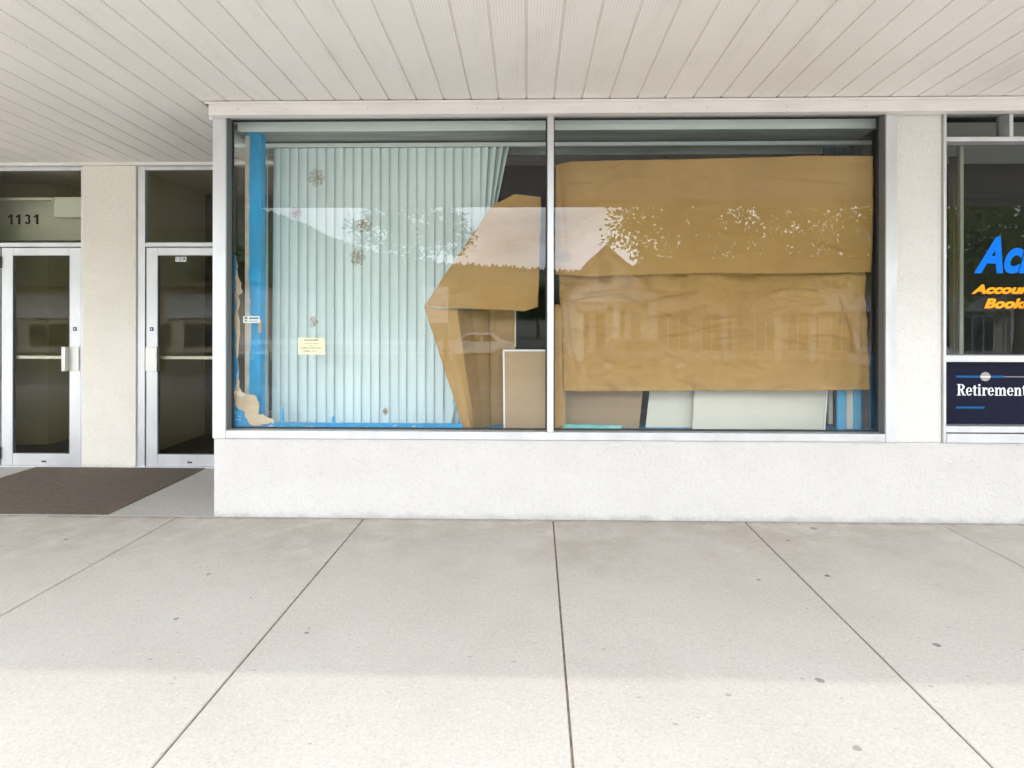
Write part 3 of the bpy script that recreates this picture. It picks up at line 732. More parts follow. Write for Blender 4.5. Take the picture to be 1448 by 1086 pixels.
def v3(l): return [at(a, c, Y) for a, c, Y in l]
o = ruled(v3([(600, 432.5, YK + .02), (628, 390, YK + .01), (662, 340, YK), (695, 291, YK), (727, 274.5, YK), (766, 278, YK)]),
          v3([(600, 434, YK + .02), (622, 434.5, YK), (655, 436, YK - .004), (700, 438, YK - .006), (741, 440.5, YK), (761, 434, YK)]), 100, 80, .010, 3, 2, CR_L).build('paper_sheet', m_kraft, smooth=True, solid=.0008)
tag(o, 'folded upper flap of brown paper beside the blind, cut slanting on its left', 'paper sheet')
o = ruled(v3([(600, 434, YK + .03), (616, 435.5, YK + .02), (632, 436.5, YK + .02), (646, 437, YK + .03), (653, 437, YK + .14), (668, 437, YK + .26), (692, 437, YK + .34)]),
          v3([(656, 608, YK + .03), (661, 608, YK + .02), (666, 608, YK + .02), (671, 608, YK + .06), (676, 608, YK + .14), (683, 608, YK + .24), (694, 608, YK + .33)]), 70, 40, .004, 4, 5).build('paper_sheet', m_kraft, smooth=True, solid=.0008)
tag(o, 'hanging lower flap of brown paper curling back behind the glass', 'paper sheet')
o = ruled(v3([(785.5, 233, YK), (806, 228, YK), (905, 226, YK), (1040, 223, YK), (1140, 219.5, YK), (1237, 220, YK)]),
          v3([(785.5, 388, YK), (830, 391, YK - .012), (880, 389.5, YK - .004), (960, 387, YK - .014), (1010, 386, YK - .003), (1100, 387, YK - .012), (1233, 384.5, YK)]), 200, 110, .013, 2.2, 8, CR_UP).build('paper_sheet', m_kraft, smooth=True, solid=.0008)
tag(o, 'upper wide brown paper sheet covering the top of right pane', 'paper sheet')
o = ruled(v3([(790, 380, YK + .05), (900, 380, YK + .05), (1000, 380, YK + .055), (1100, 380, YK + .05), (1225, 380, YK + .05)]),
          v3([(797.5, 553, YK + .02), (900, 554, YK + .02), (1000, 553, YK + .02), (1120, 553, YK + .02), (1235, 552, YK + .02)]), 240, 130, .034, 2.6, 12, CR_LOW).build('paper_sheet', m_kraft, smooth=True, solid=.0008)
tag(o, 'lower wrinkled brown paper sheet across the right pane', 'paper sheet')
o = ruled(v3([(784, 431, YK), (790, 430, YK), (794, 436, YK + .004)]), v3([(784, 607, YK), (791, 607, YK), (797, 604, YK + .004)]), 10, 30, .006, 5, 15).build('paper_sheet', m_kraft, smooth=True, solid=.0008)
tag(o, 'narrow vertical strip of brown paper against the mullion', 'paper strip')

# cardboard and boards standing on the ledge
def slab(name, l, Y, th, m, label, cat, lean=0., group=None, bev=.003, edge=None):
    q = pts(l, Y); zb = min(v.z for v in q)
    q = [v + Vector((0, (v.z - zb) * lean, 0)) for v in q]
    o = MB().prism(list(reversed(q)), (0, th, 0)).build(name, m, bevel=bev); tag(o, label, cat, group)
    return o
YC = 4.99
bx = empty('cardboard_box', at(710, 600, YC), 'tall flat brown cardboard box behind the hanging paper flap', 'box')
MB().prism(list(reversed(pts([(690, 436), (729, 436), (729, 606), (690, 606)], YC))), (0, .22, 0)).build('carton', m_kraft, bx, bevel=.004)
MB().box(X(727.8, YC - .001), X(729.6, YC - .001), YC - .004, YC - .0005, Z(490, YC, 728), Z(437, YC, 728)).build('tape_edge', m_offw, bx)
YB2 = 4.80
fb = empty('framed_board', at(742, 608, YB2), 'brown board with white top and left edging beside the mullion', 'board')
MB().prism(list(reversed(pts([(713.5, 497), (800, 497), (800, 611), (714.5, 611)], YB2))), (0, .02, 0)).build('board', m_card, fb)
e = MB(); e.prism(list(reversed(pts([(711, 494.5), (800, 494.5), (800, 496.8), (711, 496.8)], YB2 - .004))), (0, .026, 0))
e.prism(list(reversed(pts([(711, 497), (713.3, 497), (714.3, 611), (712, 611)], YB2 - .004))), (0, .026, 0)); e.build('white_edging', m_white, fb)
slab('board', [(798, 548), (911, 548), (903, 610), (798, 610)], 4.86, .012, m_card2, 'dull brown board standing under the lower paper sheet, right edge slanting', 'board', .1)
slab('board', [(921, 545), (984, 545), (979, 611), (912, 611)], 4.90, .012, m_offw, 'narrow off-white panel between the brown board and the large panel', 'panel', .1)
slab('board', [(984, 545), (1172, 545), (1164, 611), (979, 611)], 4.84, .014, m_offw, 'large off-white panel leaning under the lower paper sheet', 'panel', .12)
slab('edge_strip', [(1172.5, 545), (1175.5, 545), (1167, 611), (1164.5, 611)], 4.845, .02, m_white, 'thin white strip along the slanted edge of the large panel', 'strip', .12)
tl = ruled(v3([(786, 606, 4.65), (800, 600, 4.68), (840, 600.5, 4.70), (880, 602, 4.68)]), v3([(788, 611, 4.64), (800, 612, 4.64), (840, 612, 4.64), (878, 611, 4.64)]), 30, 8, .006, 14, 4)
tag(tl.build('plastic_sheet', m_teal, smooth=True, solid=.003), 'folded teal plastic sheet lying on the sill below brown board', 'plastic sheet')
tl = ruled(v3([(950, 609.5, 4.66), (1000, 607, 4.70), (1100, 607, 4.70), (1160, 607.5, 4.68), (1172, 611, 4.66)]), v3([(950, 613, 4.64), (1000, 613, 4.64), (1100, 613, 4.64), (1165, 613, 4.64), (1172, 613, 4.64)]), 40, 6, .004, 14, 9)
tag(tl.build('plastic_sheet', mat('pale_teal_plastic', (.42, .62, .60), .3), smooth=True, solid=.003), 'pale plastic sheet edge along the sill before the large panel', 'plastic sheet')
for (a, c, y0, y1, Y, m, lb) in ((1172, 1178, 545, 600, 4.96, m_offw, 'narrow cream plank next to the large panel edge'),
        (1178.5, 1184, 545, 608, 5.0, m_gasket, 'thin black plank beside the cream plank'),
        (1184.5, 1196.5, 545, 609, 4.86, m_skyb, 'broad sky blue plank with the grey-white plank on its right'),
        (1196.8, 1208, 545, 607, 4.88, m_offw, 'grey-white plank standing between two sky blue planks'),
        (1208.3, 1218, 545, 608, 4.86, m_skyb, 'narrower sky blue plank right of the grey-white plank'),
        (1218.3, 1223, 545, 608, 4.90, m_deepb, 'slim deep blue plank against the brown plank'),
        (1223.3, 1230, 545, 609, 4.92, m_brownw, 'dark brown plank between two deep blue planks'),
        (1230.3, 1241, 500, 609, 4.90, m_deepb, 'deep blue plank reaching higher at the right corner')):
    slab('plank', [(a, y0), (c, y0), (c, y1), (a, y1)], Y, .03, m, lb, 'plank', 0, 'upright planks in right corner of window')
slab('glass_edge_strip', [(1240.5, 462), (1243.5, 460), (1245, 610), (1239.5, 610)], 4.63, .008, mat('green_strip', (.20, .36, .34), .3), 'slim green strip along the right jamb of the display window', 'strip')
slab('hanging_blind', [(1165, 208), (1236, 208), (1236, 330), (1172, 330)], 5.12, .02, mat('dark_blue_blind', (.03, .07, .09), .6, 0, (.01, .02, .03), 14, (6, 1, .05)), 'dark blue bunched blind at upper right of the right pane', 'blind')

# sign in the office window
YSg = YG - .004
sg = empty('window_sign', at(1440, 603, YSg), 'navy window sign with white Retirement lettering and blue stripes', 'sign')
MB().box(xo1 + .002, XR, YSg, YSg + .012, ZO(603) + .001, ZO(512) - .001).build('panel', m_navy, sg)
def sx(px): return X(px, YSg, 550)
def sz(py): return Z(py, YSg, 1400)
MB().box(sx(1352), sx(1420), YSg - .0014, YSg - .0004, sz(534.2), sz(531.2)).build('blue_stripe', m_stripe, sg)
MB().box(sx(1352), sx(1392), YSg - .0014, YSg - .0004, sz(577.8), sz(575)).build('blue_stripe', m_stripe, sg)
b = MB(); b.box(sx(1420.2), XR, YSg - .0014, YSg - .0004, sz(533.2), sz(532.2)); b.build('thin_stripe', m_grey, sg)
cz = at(1393, 532.5, YSg); q = .035
b = MB(); b.add([(cz.x + q * math.cos(i * math.tau / 28), YSg - .003, cz.z + q * .92 * math.sin(i * math.tau / 28)) for i in range(28)], [tuple(range(28))]); b.build('disc', m_grey, sg)
b = MB(); b.box(cz.x - q, cz.x + q, YSg - .0045, YSg - .0032, cz.z - .005, cz.z + .004); b.build('disc_bar', m_txtw, sg)
# serif lettering drawn as outlines (units: x-height 1)
def arc(cx, cy, rx, ry, a0, a1, n=14): return [(cx + rx * math.cos(R(a0 + (a1 - a0) * i / n)), cy + ry * math.sin(R(a0 + (a1 - a0) * i / n))) for i in range(n + 1)]
def band(o, i): return [(o[k], o[k + 1], i[k + 1], i[k]) for k in range(len(o) - 1)]
def rect(a, c, d, e): return [[(a, d), (c, d), (c, e), (a, e)]]
GL = {
 'R': (1.12, rect(.14, .40, 0, 1.42) + rect(0, .52, 0, .08) + rect(0, .42, 1.34, 1.42) + band(arc(.48, 1.06, .50, .36, -90, 90), arc(.44, 1.06, .27, .27, -90, 90)) + rect(.40, .48, 1.33, 1.42) + rect(.40, .48, .70, .79) + [[(.44, .72), (.70, .72), (1.02, .0), (.74, 0)]] + rect(.74, 1.14, 0, .08)),
 'e': (.86, band(arc(.42, .5, .40, .52, 2, 325, 26), arc(.43, .5, .17, .43, 2, 325, 26)) + rect(.2, .81, .48, .57)),
 't': (.60, rect(.16, .40, .15, 1.25) + rect(0, .56, .90, 1.0) + band(arc(.38, .2, .22, .22, 180, 330), arc(.42, .22, .03, .12, 180, 330))),
 'i': (.56, rect(.15, .40, 0, 1.0) + rect(.03, .53, 0, .08) + rect(.03, .3, .92, 1.0) + [arc(.27, 1.28, .15, .15, 0, 340, 12)]),
 'r': (.76, rect(.15, .40, 0, 1.0) + rect(.03, .56, 0, .08) + rect(.03, .3, .92, 1.0) + band(arc(.58, .62, .22, .40, 180, 70), arc(.60, .62, .17, .22, 180, 70)) + [arc(.66, .85, .12, .14, 0, 340, 12)]),
 'n': (1.06, rect(.15, .40, 0, 1.0) + rect(.03, .50, 0, .08) + rect(.03, .3, .92, 1.0) + rect(.66, .91, 0, .66) + rect(.56, 1.03, 0, .08) + band(arc(.62, .64, .29, .38, 0, 160), arc(.56, .62, .11, .26, 0, 160))),
 'm': (1.60, rect(.15, .40, 0, 1.0) + rect(.03, .50, 0, .08) + rect(.03, .3, .92, 1.0) + rect(.66, .91, 0, .66) + rect(.56, 1.01, 0, .08) + band(arc(.62, .64, .29, .38, 0, 160), arc(.56, .62, .11, .26, 0, 160)) + rect(1.17, 1.42, 0, .66) + rect(1.07, 1.56, 0, .08) + band(arc(1.13, .64, .29, .38, 0, 160), arc(1.07, .62, .11, .26, 0, 160)))}
b = MB(); cur = 0; xh = (sz(548) - sz(559.3)); kx = (sx(1448) - sx(1353)) / 8.55
for i, chh in enumerate('Retirement'):
    wd, ps = GL[chh]
    for j, pp in enumerate(ps):
        b.add([(sx(1353) + (cur + x) * kx, YSg - .0015 - .00002 * j, sz(559.3) + y * xh) for x, y in pp], [tuple(range(len(pp)))])
    cur += wd
b.build('lettering', m_txtw, sg)

# entrance mat, things hanging and standing around
mo = MB().box(Xr(58), atz(161, 724, 0).x, YW + .012, YR - .06, .0005, .007).build('entrance_mat', m_mat, bevel=.002)
tag(mo, 'worn dark brown entrance mat in front of the two glass doors', 'mat')
YBX = 6.2
lb_ = empty('wall_box', at(98, 307, YBX), 'blank pale box with a white rail hung inside the glass above left door', 'box')
MB().box(X(75.5, YBX), X(124, YBX), YBX, YBX + .1, Z(307, YBX, 98), Z(278.5, YBX, 98)).build('box', m_white, lb_, bevel=.006)
MB().tube([(XLL + .1, YBX + .03, Z(280.5, YBX, 60)), (X(75, YBX), YBX + .03, Z(280.5, YBX, 60))], .016, 10).build('rail', m_white, lb_)
MB().tube([(X(74, YBX), YBX + .01, Z(283.5, YBX, 74)), (X(76, YBX), YBX + .01, Z(283.5, YBX, 74))], .022, 10).build('rail_end', m_offw, lb_)

# office furniture seen dimly through the right window
ds = empty('office_desk', (4.2, 6.4, .02), 'grey desk standing inside the dark office window', 'desk')
MB().box(3.1, 5.6, 6.1, 6.9, .74, .78).build('desk_top', mat('desk_top', (.25, .24, .22), .5), ds, bevel=.004)
for x in (3.15, 5.5): MB().box(x, x + .05, 6.15, 6.85, .02, .739).build('leg', m_darkm, ds)
pr = empty('printer', (4.0, 6.35, .78), 'pale paper tray box on the desk behind the office window', 'printer')
MB().box(3.86, 4.22, 6.2, 6.55, .781, 1.02).build('body', m_offw, pr, bevel=.02)
MB().box(3.90, 4.18, 6.14, 6.199, .84, .86).build('tray', m_white, pr)
ct = MB().grid(lambda u, v: (X(1343, 4.8) + .05 * u, 4.8 + .02 * math.sin(u * 12), .62 + 2.0 * v), 24, 2)
tag(ct.build('curtain', mat('tan_curtain', (.30, .23, .15), .8), smooth=True, solid=.003), 'narrow tan curtain at left edge of the office window', 'curtain')
cp = MB().box(X(1357, 4.95), X(1363, 4.95), 4.95, 5.0, .02, 2.8)
tag(cp.build('curtain_pole', m_offw, bevel=.006), 'slim pale upright post inside the office beside the tan curtain', 'post')
cdp = [at(110, 524, 6.03), at(107.5, 532, 6.035), at(106.5, 540, 6.04), at(109, 546, 6.04), at(110, 553, 6.035), at(110.5, 562, 6.03)]
tag(MB().tube(cdp, .006, 8).build('cord', m_ink, smooth=True), 'short black cord dangling inside left door glass under the pull handle', 'cord')
# hall furniture
hc = empty('hall_cabinet', (-4.15, 8.0, 0), 'pale cabinet with sloping top inside the left glass door', 'cabinet')
MB().box(-4.7, -4.12, 7.7, 8.3, 0.005, 1.2).build('body', mat('grey_cabinet', (.36, .37, .36), .5), hc, bevel=.01)
MB().prism([(-4.75, 7.66, 1.201), (-4.08, 7.66, 1.201), (-4.08, 8.32, 1.4), (-4.75, 8.32, 1.4), (-4.75, 8.32, 1.201)][:2] + [(-4.08, 7.66, 1.26), (-4.75, 7.66, 1.26)], (0, .66, 0)).build('top', m_offw, hc)

# ------------------------------------------------------------------ across the street (mirrored in the glass)
YV = 30.0
yO = 2 * YG - YV                                # real facade line
def RX(px): return at(px, HY, YV).x
def RZ(py, px=900): return at(px, py, YV).z
zg = -.80
def far_win(root, x0, x1, z0, z1, y, name='window', fm=None, mull=1):
    f = MB(); w_ = .07
    f.box(x0, x0 + w_, y, y + .06, z0, z1); f.box(x1 - w_, x1, y, y + .06, z0, z1); f.box(x0 + w_, x1 - w_, y, y + .06, z1 - w_, z1); f.box(x0 + w_, x1 - w_, y, y + .06, z0, z0 + w_)
    for k in range(1, mull + 1):
        xm = x0 + (x1 - x0) * k / (mull + 1); f.box(xm - .03, xm + .03, y, y + .055, z0 + w_, z1 - w_)
    o = f.build(name, fm or m_awn, root); MB().box(x0 + w_, x1 - w_, y - .02, y + .02, z0 + w_, z1 - w_).build('pane', m_pane, o); return o
# gabled building
xg0, xg1 = RX(812), RX(918); za = RZ(352); ze = RZ(408); zf = RZ(428)
gb = empty('gabled_building', ((xg0 + xg1) / 2, yO, zg), 'cream gabled shop across the street with a tall arched window', 'building')
xm = RX(856); dep = 9
MB().prism([(xg0, yO, zg), (xg1, yO, zg), (xg1, yO, ze), (xm, yO, za - .1), (xg0, yO, ze)], (0, -dep, 0)).build('wall', m_siding, gb)
rf = MB(); th = .16
for s, xe in ((-1, xg0 - .35), (1, xg1 + .35)):
    zee = ze - .25
    rf.prism([(xm, yO + .45, za), (xe, yO + .45, zee), (xe, yO + .45, zee + th), (xm, yO + .45, za + th)], (0, -dep - .8, 0))
rf.build('roof', m_roof, gb)
fb_ = MB()
for s, xe in ((-1, xg0 - .35), (1, xg1 + .35)):
    fb_.prism([(xm, yO + .47, za - .14), (xe, yO + .47, ze - .39), (xe, yO + .47, ze - .2), (xm, yO + .47, za + .06)], (0, .04, 0))
fb_.build('bargeboard', m_bwood, gb)
aw = RX(863) - RX(848); ac = RX(855.5)
def arch(sc, y0, z0, z1): 
    r = aw / 2 * sc; return [(ac - r, y0, z0), (ac + r, y0, z0)] + [(ac + r * math.cos(a), y0, z1 + r * math.sin(a)) for a in [i * math.pi / 10 for i in range(11)]]
aw_ = MB().prism(arch(1.25, yO + .01, RZ(400), RZ(376)), (0, .05, 0)).build('arched_window', m_bwood, gb)
MB().prism(arch(.85, yO + .05, RZ(397), RZ(377)), (0, .02, 0)).build('pane', m_pane, aw_)
MB().box(xg0 - .2, xg1 + .1, yO + .01, yO + 1.3, zf, zf + .5).build('fascia', m_awn, gb)
b = MB()
for k in range(11):
    x = RX(816) + k * .115; b.prism([(x, yO + 1.31, zf - .42), (x + .06, yO + 1.31, zf - .42), (x + .10, yO + 1.31, zf - .12 + .05 * (k % 3 == 0)), (x + .04, yO + 1.31, zf - .12)], (0, .02, 0))
b.build('sign_lettering', m_txtw, gb)
MB().box(RX(812), RX(858), yO + 1.2, yO + 1.3, zf - .5, zf - .01).build('sign_board', m_bwood, gb)
for x in (RX(813), RX(862), RX(912)): MB().box(x, x + .3, yO + .9, yO + 1.2, zg, zf - .001).build('pillar', m_siding, gb)
for a, c in ((820, 835), (840, 858), (868, 885), (890, 908)): far_win(gb, RX(a), RX(c), zg + .5, zf - .35, yO + .005, 'shop_window', None, 0)
# long shop row to the right
x0, x1 = RX(921), RX(1700); zt = RZ(372)
sr = empty('shop_row', ((x0 + x1) / 2, yO, zg), 'long tan two storey shop row across the street', 'building')
MB().box(x0, x1, yO - 10, yO - .3, zg, zt).build('wall', m_tansid, sr)
MB().box(x0 - .1, x1, yO - 10.1, yO - .1, zt, zt + .25).build('roof', m_roof, sr)
MB().box(x0, RX(1148), yO - .29, yO + 1.3, RZ(440), RZ(420)).build('fascia', m_tansid, sr)
MB().box(RX(1148.3), x1, yO - .29, yO + 1.35, RZ(440), RZ(420)).build('fascia', m_awn, sr)
for a in (1010, 1083, 1130, 1190, 1262, 1330, 1400, 1480): MB().box(RX(a), RX(a) + .22, yO + 1.0, yO + 1.25, zg, RZ(440) - .001).build('pillar', m_awn, sr)
k = 930
while k < 1640:
    far_win(sr, RX(k), RX(k + 48), zg + .55, RZ(446), yO - .29, 'shop_window', None, 2); k += 62
for a in (960, 1040, 1150, 1240, 1330, 1420): far_win(sr, RX(a), RX(a + 55), RZ(411), RZ(393), yO - .295, 'window', m_awn, 1)
# low white-fronted shop further left
x0, x1 = -34.0, -14.0
lsx = empty('low_shop', ((x0 + x1) / 2, yO - 2, zg), 'low white fronted shop at the far left across the street', 'building')
MB().box(x0, x1, yO - 12, yO - 2, zg, 3.0).build('wall', m_tansid, lsx)
MB().box(x0 - .1, x1 + .1, yO - 12.1, yO - .6, 3.0, 3.2).build('roof', m_roof, lsx)
MB().box(x0, -20.2, yO - 1.99, yO - 1.7, 1.3, 2.6).build('fascia', m_awn, lsx)
MB().box(-19.8, x1 - 2, yO - 1.99, yO - 1.7, 1.3, 2.6).build('fascia', m_awn, lsx)
k = x0 + .6
while k < x1 - 2.6: far_win(lsx, k, k + 2.2, zg + .5, 1.0, yO - 1.98, 'shop_window', m_bwood, 1); k += 2.9
# barrier wall in the gap between the shops
bw = MB()
for k in range(12): bw.box(-13.6 + k * .92, -13.6 + k * .92 + .12, yO + 1, yO + 1.1, zg, .15)
bw.box(-13.7, -2.6, yO + .98, yO + 1.12, .155, .33); bw.box(-13.7, -2.6, yO + 1.0, yO + 1.1, -.3, -.2)
tag(bw.build('guard_rail', m_awn), 'white guard rail along the lot across the street', 'railing')
# pylon sign
ps = empty('pylon_sign', (RX(626), yO + 2, zg), 'pale panel sign on two posts across the street', 'sign')
MB().box(RX(609), RX(641), yO + 1.9, yO + 2.1, RZ(456), RZ(408)).build('panel', m_awn, ps, bevel=.02)
b = MB()
for y0 in (417, 423, 431, 447): b.box(RX(613), RX(637), yO + 2.105, yO + 2.12, RZ(y0 + 2), RZ(y0))
b.build('panel_rib', m_tansid, ps)
for x in (612, 636): MB().box(RX(x), RX(x) + .15, yO + 1.92, yO + 2.08, zg, RZ(456) - .001).build('post', m_darkm, ps)

# vehicles
def vehicle(name, cx, y, heading, paint, label, cat, van):
    z0 = gz(y) + .01; rt = empty(name, (0, 0, 0), label, cat)
    if van: prof = [(-2.35, .45), (-2.38, 1.0), (-2.28, 1.75), (-2.05, 2.0), (.75, 2.0), (1.35, 1.35), (2.2, 1.1), (2.38, .85), (2.38, .45)]
    else: prof = [(-2.15, .40), (-2.2, .85), (-1.95, .98), (-1.5, 1.05), (-.95, 1.45), (.35, 1.47), (1.05, 1.02), (1.95, .86), (2.15, .65), (2.15, .40)]
    hw = .92; n = len(prof)
    b = MB(); rings = [(-hw, 1), (-hw * .96, 1), (hw * .96, 1), (hw, 1)]
    b.prism([(x, -hw, z) for x, z in prof], (0, 2 * hw, 0)); b.build('body', paint, rt, bevel=.08, seg=3)
    zt, zb = (1.85, 1.25) if van else (1.38, 1.03)
    wn = [[(-1.9, zb), (-.7, zb), (-.7, zt), (-1.95, zt)], [(-.6, zb), (.3, zb), (.3, zt), (-.6, zt)], [(.4, zb), (1.2 if van else .85, zb + .1), (.72 if van else .33, zt), (.4, zt)]]
    if not van: wn = [[(-1.25, zb), (-.45, zb), (-.45, zt), (-.92, zt)], [(-.38, zb), (.8, zb), (.33, zt), (-.38, zt)]]
    for wq in wn:
        for s in (-1, 1): MB().prism([(x, s * (hw + .002), z) for x, z in wq], (0, s * .008, 0)).build('window', m_pane, rt)
    for x in (-1.4, 1.4):
        for s in (-1, 1):
            t = MB().tube([(x, s * (hw - .2), .34), (x, s * (hw + .02), .34)], .34, 20).build('wheel', m_tyre, rt)
            MB().tube([(x, s * (hw + .021), .34), (x, s * (hw + .035), .34)], .2, 14).build('rim', m_chrome, t)
    for s in (-1, 1):
        MB().box(-2.40 if van else -2.22, -2.36 if van else -2.17, s * .62 - .12, s * .62 + .12, .85, 1.1 if van else .95).build('tail_light', m_red, rt)
        MB().box(2.36 if van else 2.13, 2.41 if van else 2.18, s * .62 - .14, s * .62 + .14, .7, .85).build('headlight', m_white, rt)
    rt.location = (cx, y, z0); rt.rotation_euler = (0, 0, R(heading)); return rt
vehicle('parked_car', X(672, 34), 2 * YG - 34, 180, m_car, 'white car parked across the street in the gap beside the gabled shop', 'car', False)
vehicle('parked_car', X(905, 26), 2 * YG - 26, 0, m_carg, 'dark grey car parked before the shops across the street', 'car', False)
vehicle('parked_car', X(1290, 26), 2 * YG - 26, 0, m_car, 'white sedan parked before the long shop row', 'car', False)

# trees
def tree(label, x, y, zb, h, blobs, n, lm, seed, trunk_r=.2, leaf=.16, group=None):
    rn = random.Random(seed); rt = empty('street_tree', (x, y, zb), label, 'tree', group)
    b = MB(); top = zb + h * .55
    b.tube([(x, y, zb - .1), (x + .1, y, zb + h * .2), (x - .05, y + .05, zb + h * .4), (x, y, top)], [trunk_r * 1.3, trunk_r, trunk_r * .8, trunk_r * .4], 9)
    for (bx_, by_, bz_, rx, ry, rz) in blobs:
        c = Vector((x + bx_, y + by_, zb + bz_)); s = Vector((x, y, zb + h * rn.uniform(.25, .42)))
        m_ = s.lerp(c, .5) + Vector((0, 0, -.3)); b.tube([s, m_, c], [trunk_r * .5, trunk_r * .3, .03], 6)
        for j in range(4):
            e = c + Vector((rn.uniform(-.7, .7) * rx, rn.uniform(-.7, .7) * ry, rn.uniform(-.4, .7) * rz)); b.tube([m_.lerp(c, .6), e], [.05, .015], 5)
    b.build('trunk', m_bark, rt)
    V = []; Fc = []; tot = sum(q[3] * q[5] for q in blobs)
    for (bx_, by_, bz_, rx, ry, rz) in blobs:
        nb = int(n * rx * rz / tot); c = Vector((x + bx_, y + by_, zb + bz_))
        ncl = max(6, nb // 26)
        for k in range(ncl):
            while 1:
                q = Vector((rn.uniform(-1, 1), rn.uniform(-1, 1), rn.uniform(-1, 1)))
                if .25 < q.length < 1: break
            q *= rn.uniform(.85, 1.12)
            cc = c + Vector((q.x * rx, q.y * ry, q.z * rz)); cr = rn.uniform(.3, .65)
            for j in range(26):
                pp = cc + Vector((rn.gauss(0, cr * .55), rn.gauss(0, cr * .55), rn.gauss(0, cr * .38)))
                u = Vector((rn.gauss(0, 1), rn.gauss(0, 1), rn.gauss(0, .6))).normalized(); w_ = u.cross(Vector((rn.gauss(0, 1), rn.gauss(0, 1), rn.gauss(0, 1)))).normalized()
                L = leaf * rn.uniform(.6, 1.3); o = len(V)
                V += [tuple(pp - u * L), tuple(pp + w_ * L * .5), tuple(pp + u * L), tuple(pp - w_ * L * .5)]; Fc.append((o, o + 1, o + 2, o + 3))
    b = MB(); b.v = V; b.f = Fc; b.build('crown', lm, rt); return rt
def vx(px, Yv): return X(px, Yv)
TY = 2 * YG - 26
tree('big leafy green tree on the far sidewalk before the tan shop row', vx(1050, 26), TY, -.8, 9.5,
     [(-2.6, 0, 5.4, 2.6, 2.2, 1.9), (0, 0, 6.2, 3.0, 2.6, 2.6), (2.8, .3, 5.8, 2.6, 2.2, 2.1), (-1.2, .2, 4.3, 2.2, 2, 1.3), (1.4, -.3, 4.4, 2.2, 2, 1.2), (4.6, 0, 5.0, 1.5, 1.6, 1.7), (-3.4, .2, 6.8, 2.0, 2, 1.6)], 34000, m_leaf1, 11, .22, .10)
tree('leafy tree opposite the office window at the far right of the street', vx(1440, 26), TY, -.8, 9.5,
     [(-2.4, 0, 5.2, 2.4, 2.2, 2.0), (0, 0, 6.0, 3.0, 2.6, 2.6), (2.8, .3, 5.6, 2.6, 2.2, 2.1), (-1.0, .2, 4.0, 2.0, 2, 1.2)], 22000, m_leaf1, 12, .22, .11)
TY2 = 2 * YG - 44
tree('tall loose tree beyond the white guard rail', vx(585, 44), TY2, -.95, 12,
     [(-2.2, 0, 8.4, 2.4, 2.2, 1.6), (.6, 0, 9.2, 3.0, 2.4, 2.4), (2.4, .3, 8.0, 1.9, 2.0, 1.5), (-.2, .2, 7.0, 2.2, 2, 1.2)], 9500, m_leaf2, 13, .25, .135)
for (px, yv, h, sd, lb) in ((700, 70, 6, 21, 'small round tree far behind the gabled shop on its open side'), (760, 62, 5.5, 22, 'low bushy tree next to the gabled shop roofline'), (300, 40, 8, 23, 'dark tree behind the low white fronted shop')):
    tree(lb, vx(px, yv), 2 * YG - yv, -.95, h, [(-.9, 0, h * .6, 1.6, 1.4, h * .22), (.9, 0, h * .65, 1.6, 1.4, h * .25), (0, 0, h * .8, 1.4, 1.3, h * .2)], 3500, m_leaf2, sd, .15, .2)

# ------------------------------------------------------------------ light
EL = 49.0
wd = bpy.data.worlds.new('World'); scn.world = wd; wd.use_nodes = True
nt_ = wd.node_tree; nt_.nodes.clear()
sky = nt_.nodes.new('ShaderNodeTexSky'); sky.sky_type = 'NISHITA'; sky.sun_disc = False
sky.sun_elevation = R(EL); sky.sun_rotation = R(180); sky.air_density = 1.2; sky.dust_density = 2.0
tc = nt_.nodes.new('ShaderNodeTexCoord'); mp = nt_.nodes.new('ShaderNodeMapping'); mp.inputs['Scale'].default_value = (1, 1, 2.6)
nz = nt_.nodes.new('ShaderNodeTexNoise'); nz.inputs['Scale'].default_value = 2.2; nz.inputs['Detail'].default_value = 7; nz.inputs['Roughness'].default_value = .55
mr = nt_.nodes.new('ShaderNodeMapRange'); mr.inputs[1].default_value = .30; mr.inputs[2].default_value = .58; mr.inputs[3].default_value = .35; mr.inputs[4].default_value = 1
mx = nt_.nodes.new('ShaderNodeMix'); mx.data_type = 'RGBA'; mx.inputs[7].default_value = (81, 88, 99, 1)
bg = nt_.nodes.new('ShaderNodeBackground'); bg.inputs['Strength'].default_value = .12
ou = nt_.nodes.new('ShaderNodeOutputWorld'); L = nt_.links.new
L(tc.outputs['Generated'], mp.inputs[0]); L(mp.outputs[0], nz.inputs['Vector']); L(nz.outputs[0], mr.inputs[0]); L(mr.outputs[0], mx.inputs[0])
sx_ = nt_.nodes.new('ShaderNodeSeparateXYZ'); L(tc.outputs['Generated'], sx_.inputs[0])
gl_ = nt_.nodes.new('ShaderNodeMapRange'); gl_.inputs[1].default_value = .1; gl_.inputs[2].default_value = -1.0; gl_.inputs[3].default_value = .75; gl_.inputs[4].default_value = 1.5   # clouds glow on the sun's side
L(sx_.outputs[1], gl_.inputs[0])
lo_ = nt_.nodes.new('ShaderNodeMapRange'); lo_.inputs[1].default_value = .42; lo_.inputs[2].default_value = .08; lo_.inputs[3].default_value = 0; lo_.inputs[4].default_value = .75; L(sx_.outputs[2], lo_.inputs[0])
yy_ = nt_.nodes.new('ShaderNodeMapRange'); yy_.inputs[1].default_value = -.2; yy_.inputs[2].default_value = -.8; L(sx_.outputs[1], yy_.inputs[0])
m2_ = nt_.nodes.new('ShaderNodeMath'); m2_.operation = 'MULTIPLY'; L(lo_.outputs[0], m2_.inputs[0]); L(yy_.outputs[0], m2_.inputs[1])
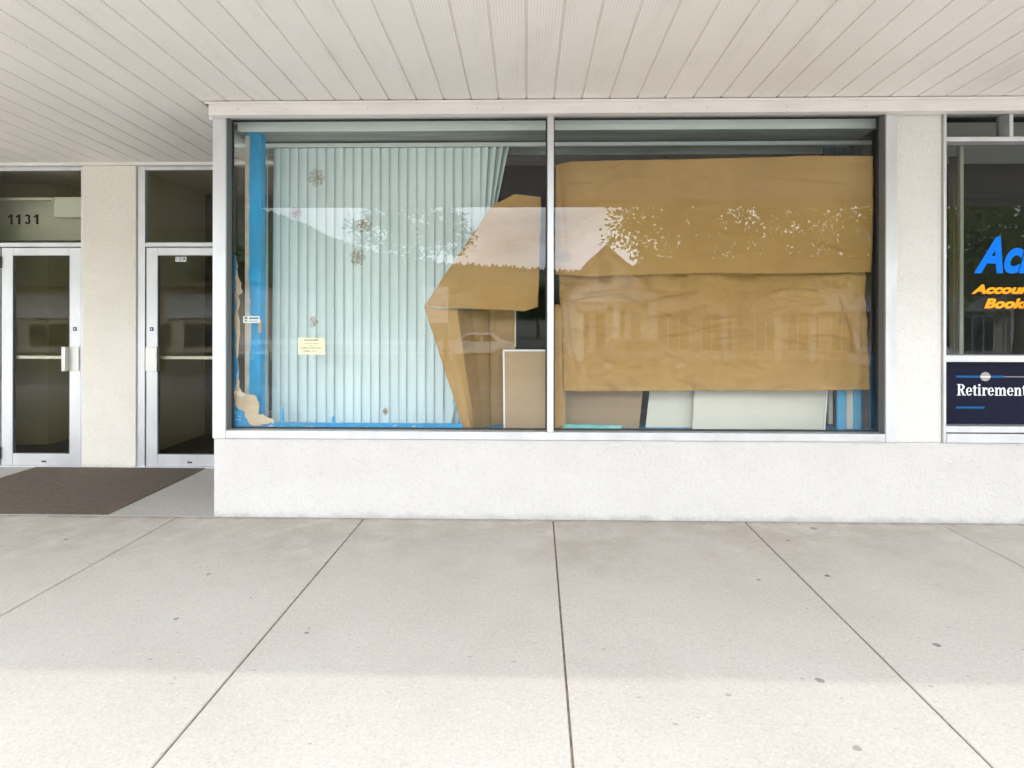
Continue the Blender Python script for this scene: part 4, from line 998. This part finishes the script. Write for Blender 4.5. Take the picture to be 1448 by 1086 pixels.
ba_ = nt_.nodes.new('ShaderNodeMapRange'); ba_.inputs[1].default_value = .1; ba_.inputs[2].default_value = .8; ba_.inputs[3].default_value = 0; ba_.inputs[4].default_value = 4.2; L(sx_.outputs[1], ba_.inputs[0])  # added glow in the unseen sky behind the shop, brightens the street opposite
m4_ = nt_.nodes.new('ShaderNodeMath'); m4_.operation = 'ADD'; L(gl_.outputs[0], m4_.inputs[0]); L(ba_.outputs[0], m4_.inputs[1])
n2_ = nt_.nodes.new('ShaderNodeTexNoise'); n2_.inputs['Scale'].default_value = 5.5; n2_.inputs['Detail'].default_value = 6; L(mp.outputs[0], n2_.inputs['Vector'])
r2_ = nt_.nodes.new('ShaderNodeMapRange'); r2_.inputs[1].default_value = .35; r2_.inputs[2].default_value = .65; r2_.inputs[3].default_value = .78; r2_.inputs[4].default_value = 1.12; L(n2_.outputs[0], r2_.inputs[0])
m3_ = nt_.nodes.new('ShaderNodeMath'); m3_.operation = 'ADD'; L(m4_.outputs[0], m3_.inputs[0]); L(m2_.outputs[0], m3_.inputs[1])
m5_ = nt_.nodes.new('ShaderNodeMath'); m5_.operation = 'MULTIPLY'; L(m3_.outputs[0], m5_.inputs[0]); L(r2_.outputs[0], m5_.inputs[1])
ml_ = nt_.nodes.new('ShaderNodeVectorMath'); ml_.operation = 'SCALE'; ml_.inputs[0].default_value = mx.inputs[7].default_value[:3]; L(m5_.outputs[0], ml_.inputs['Scale']); L(ml_.outputs[0], mx.inputs[7])
L(sky.outputs[0], mx.inputs[6]); L(mx.outputs[2], bg.inputs[0]); L(bg.outputs[0], ou.inputs[0])
sl = bpy.data.lights.new('sun', 'SUN'); sl.energy = 2.0; sl.angle = R(.6); sl.color = (1, .97, .93)
so = bpy.data.objects.new('sun', sl); col.objects.link(so); so.rotation_euler = (R(90 - EL), 0, 0)
vs_ = scn.view_settings; vs_.view_transform = 'Standard'; vs_.look = 'None'; vs_.exposure = -.93; vs_.gamma = 1; vs_.use_curve_mapping = False
cy = scn.cycles; cy.max_bounces = 10; cy.diffuse_bounces = 6; cy.transparent_max_bounces = 16; cy.glossy_bounces = 4; cy.sample_clamp_indirect = 8
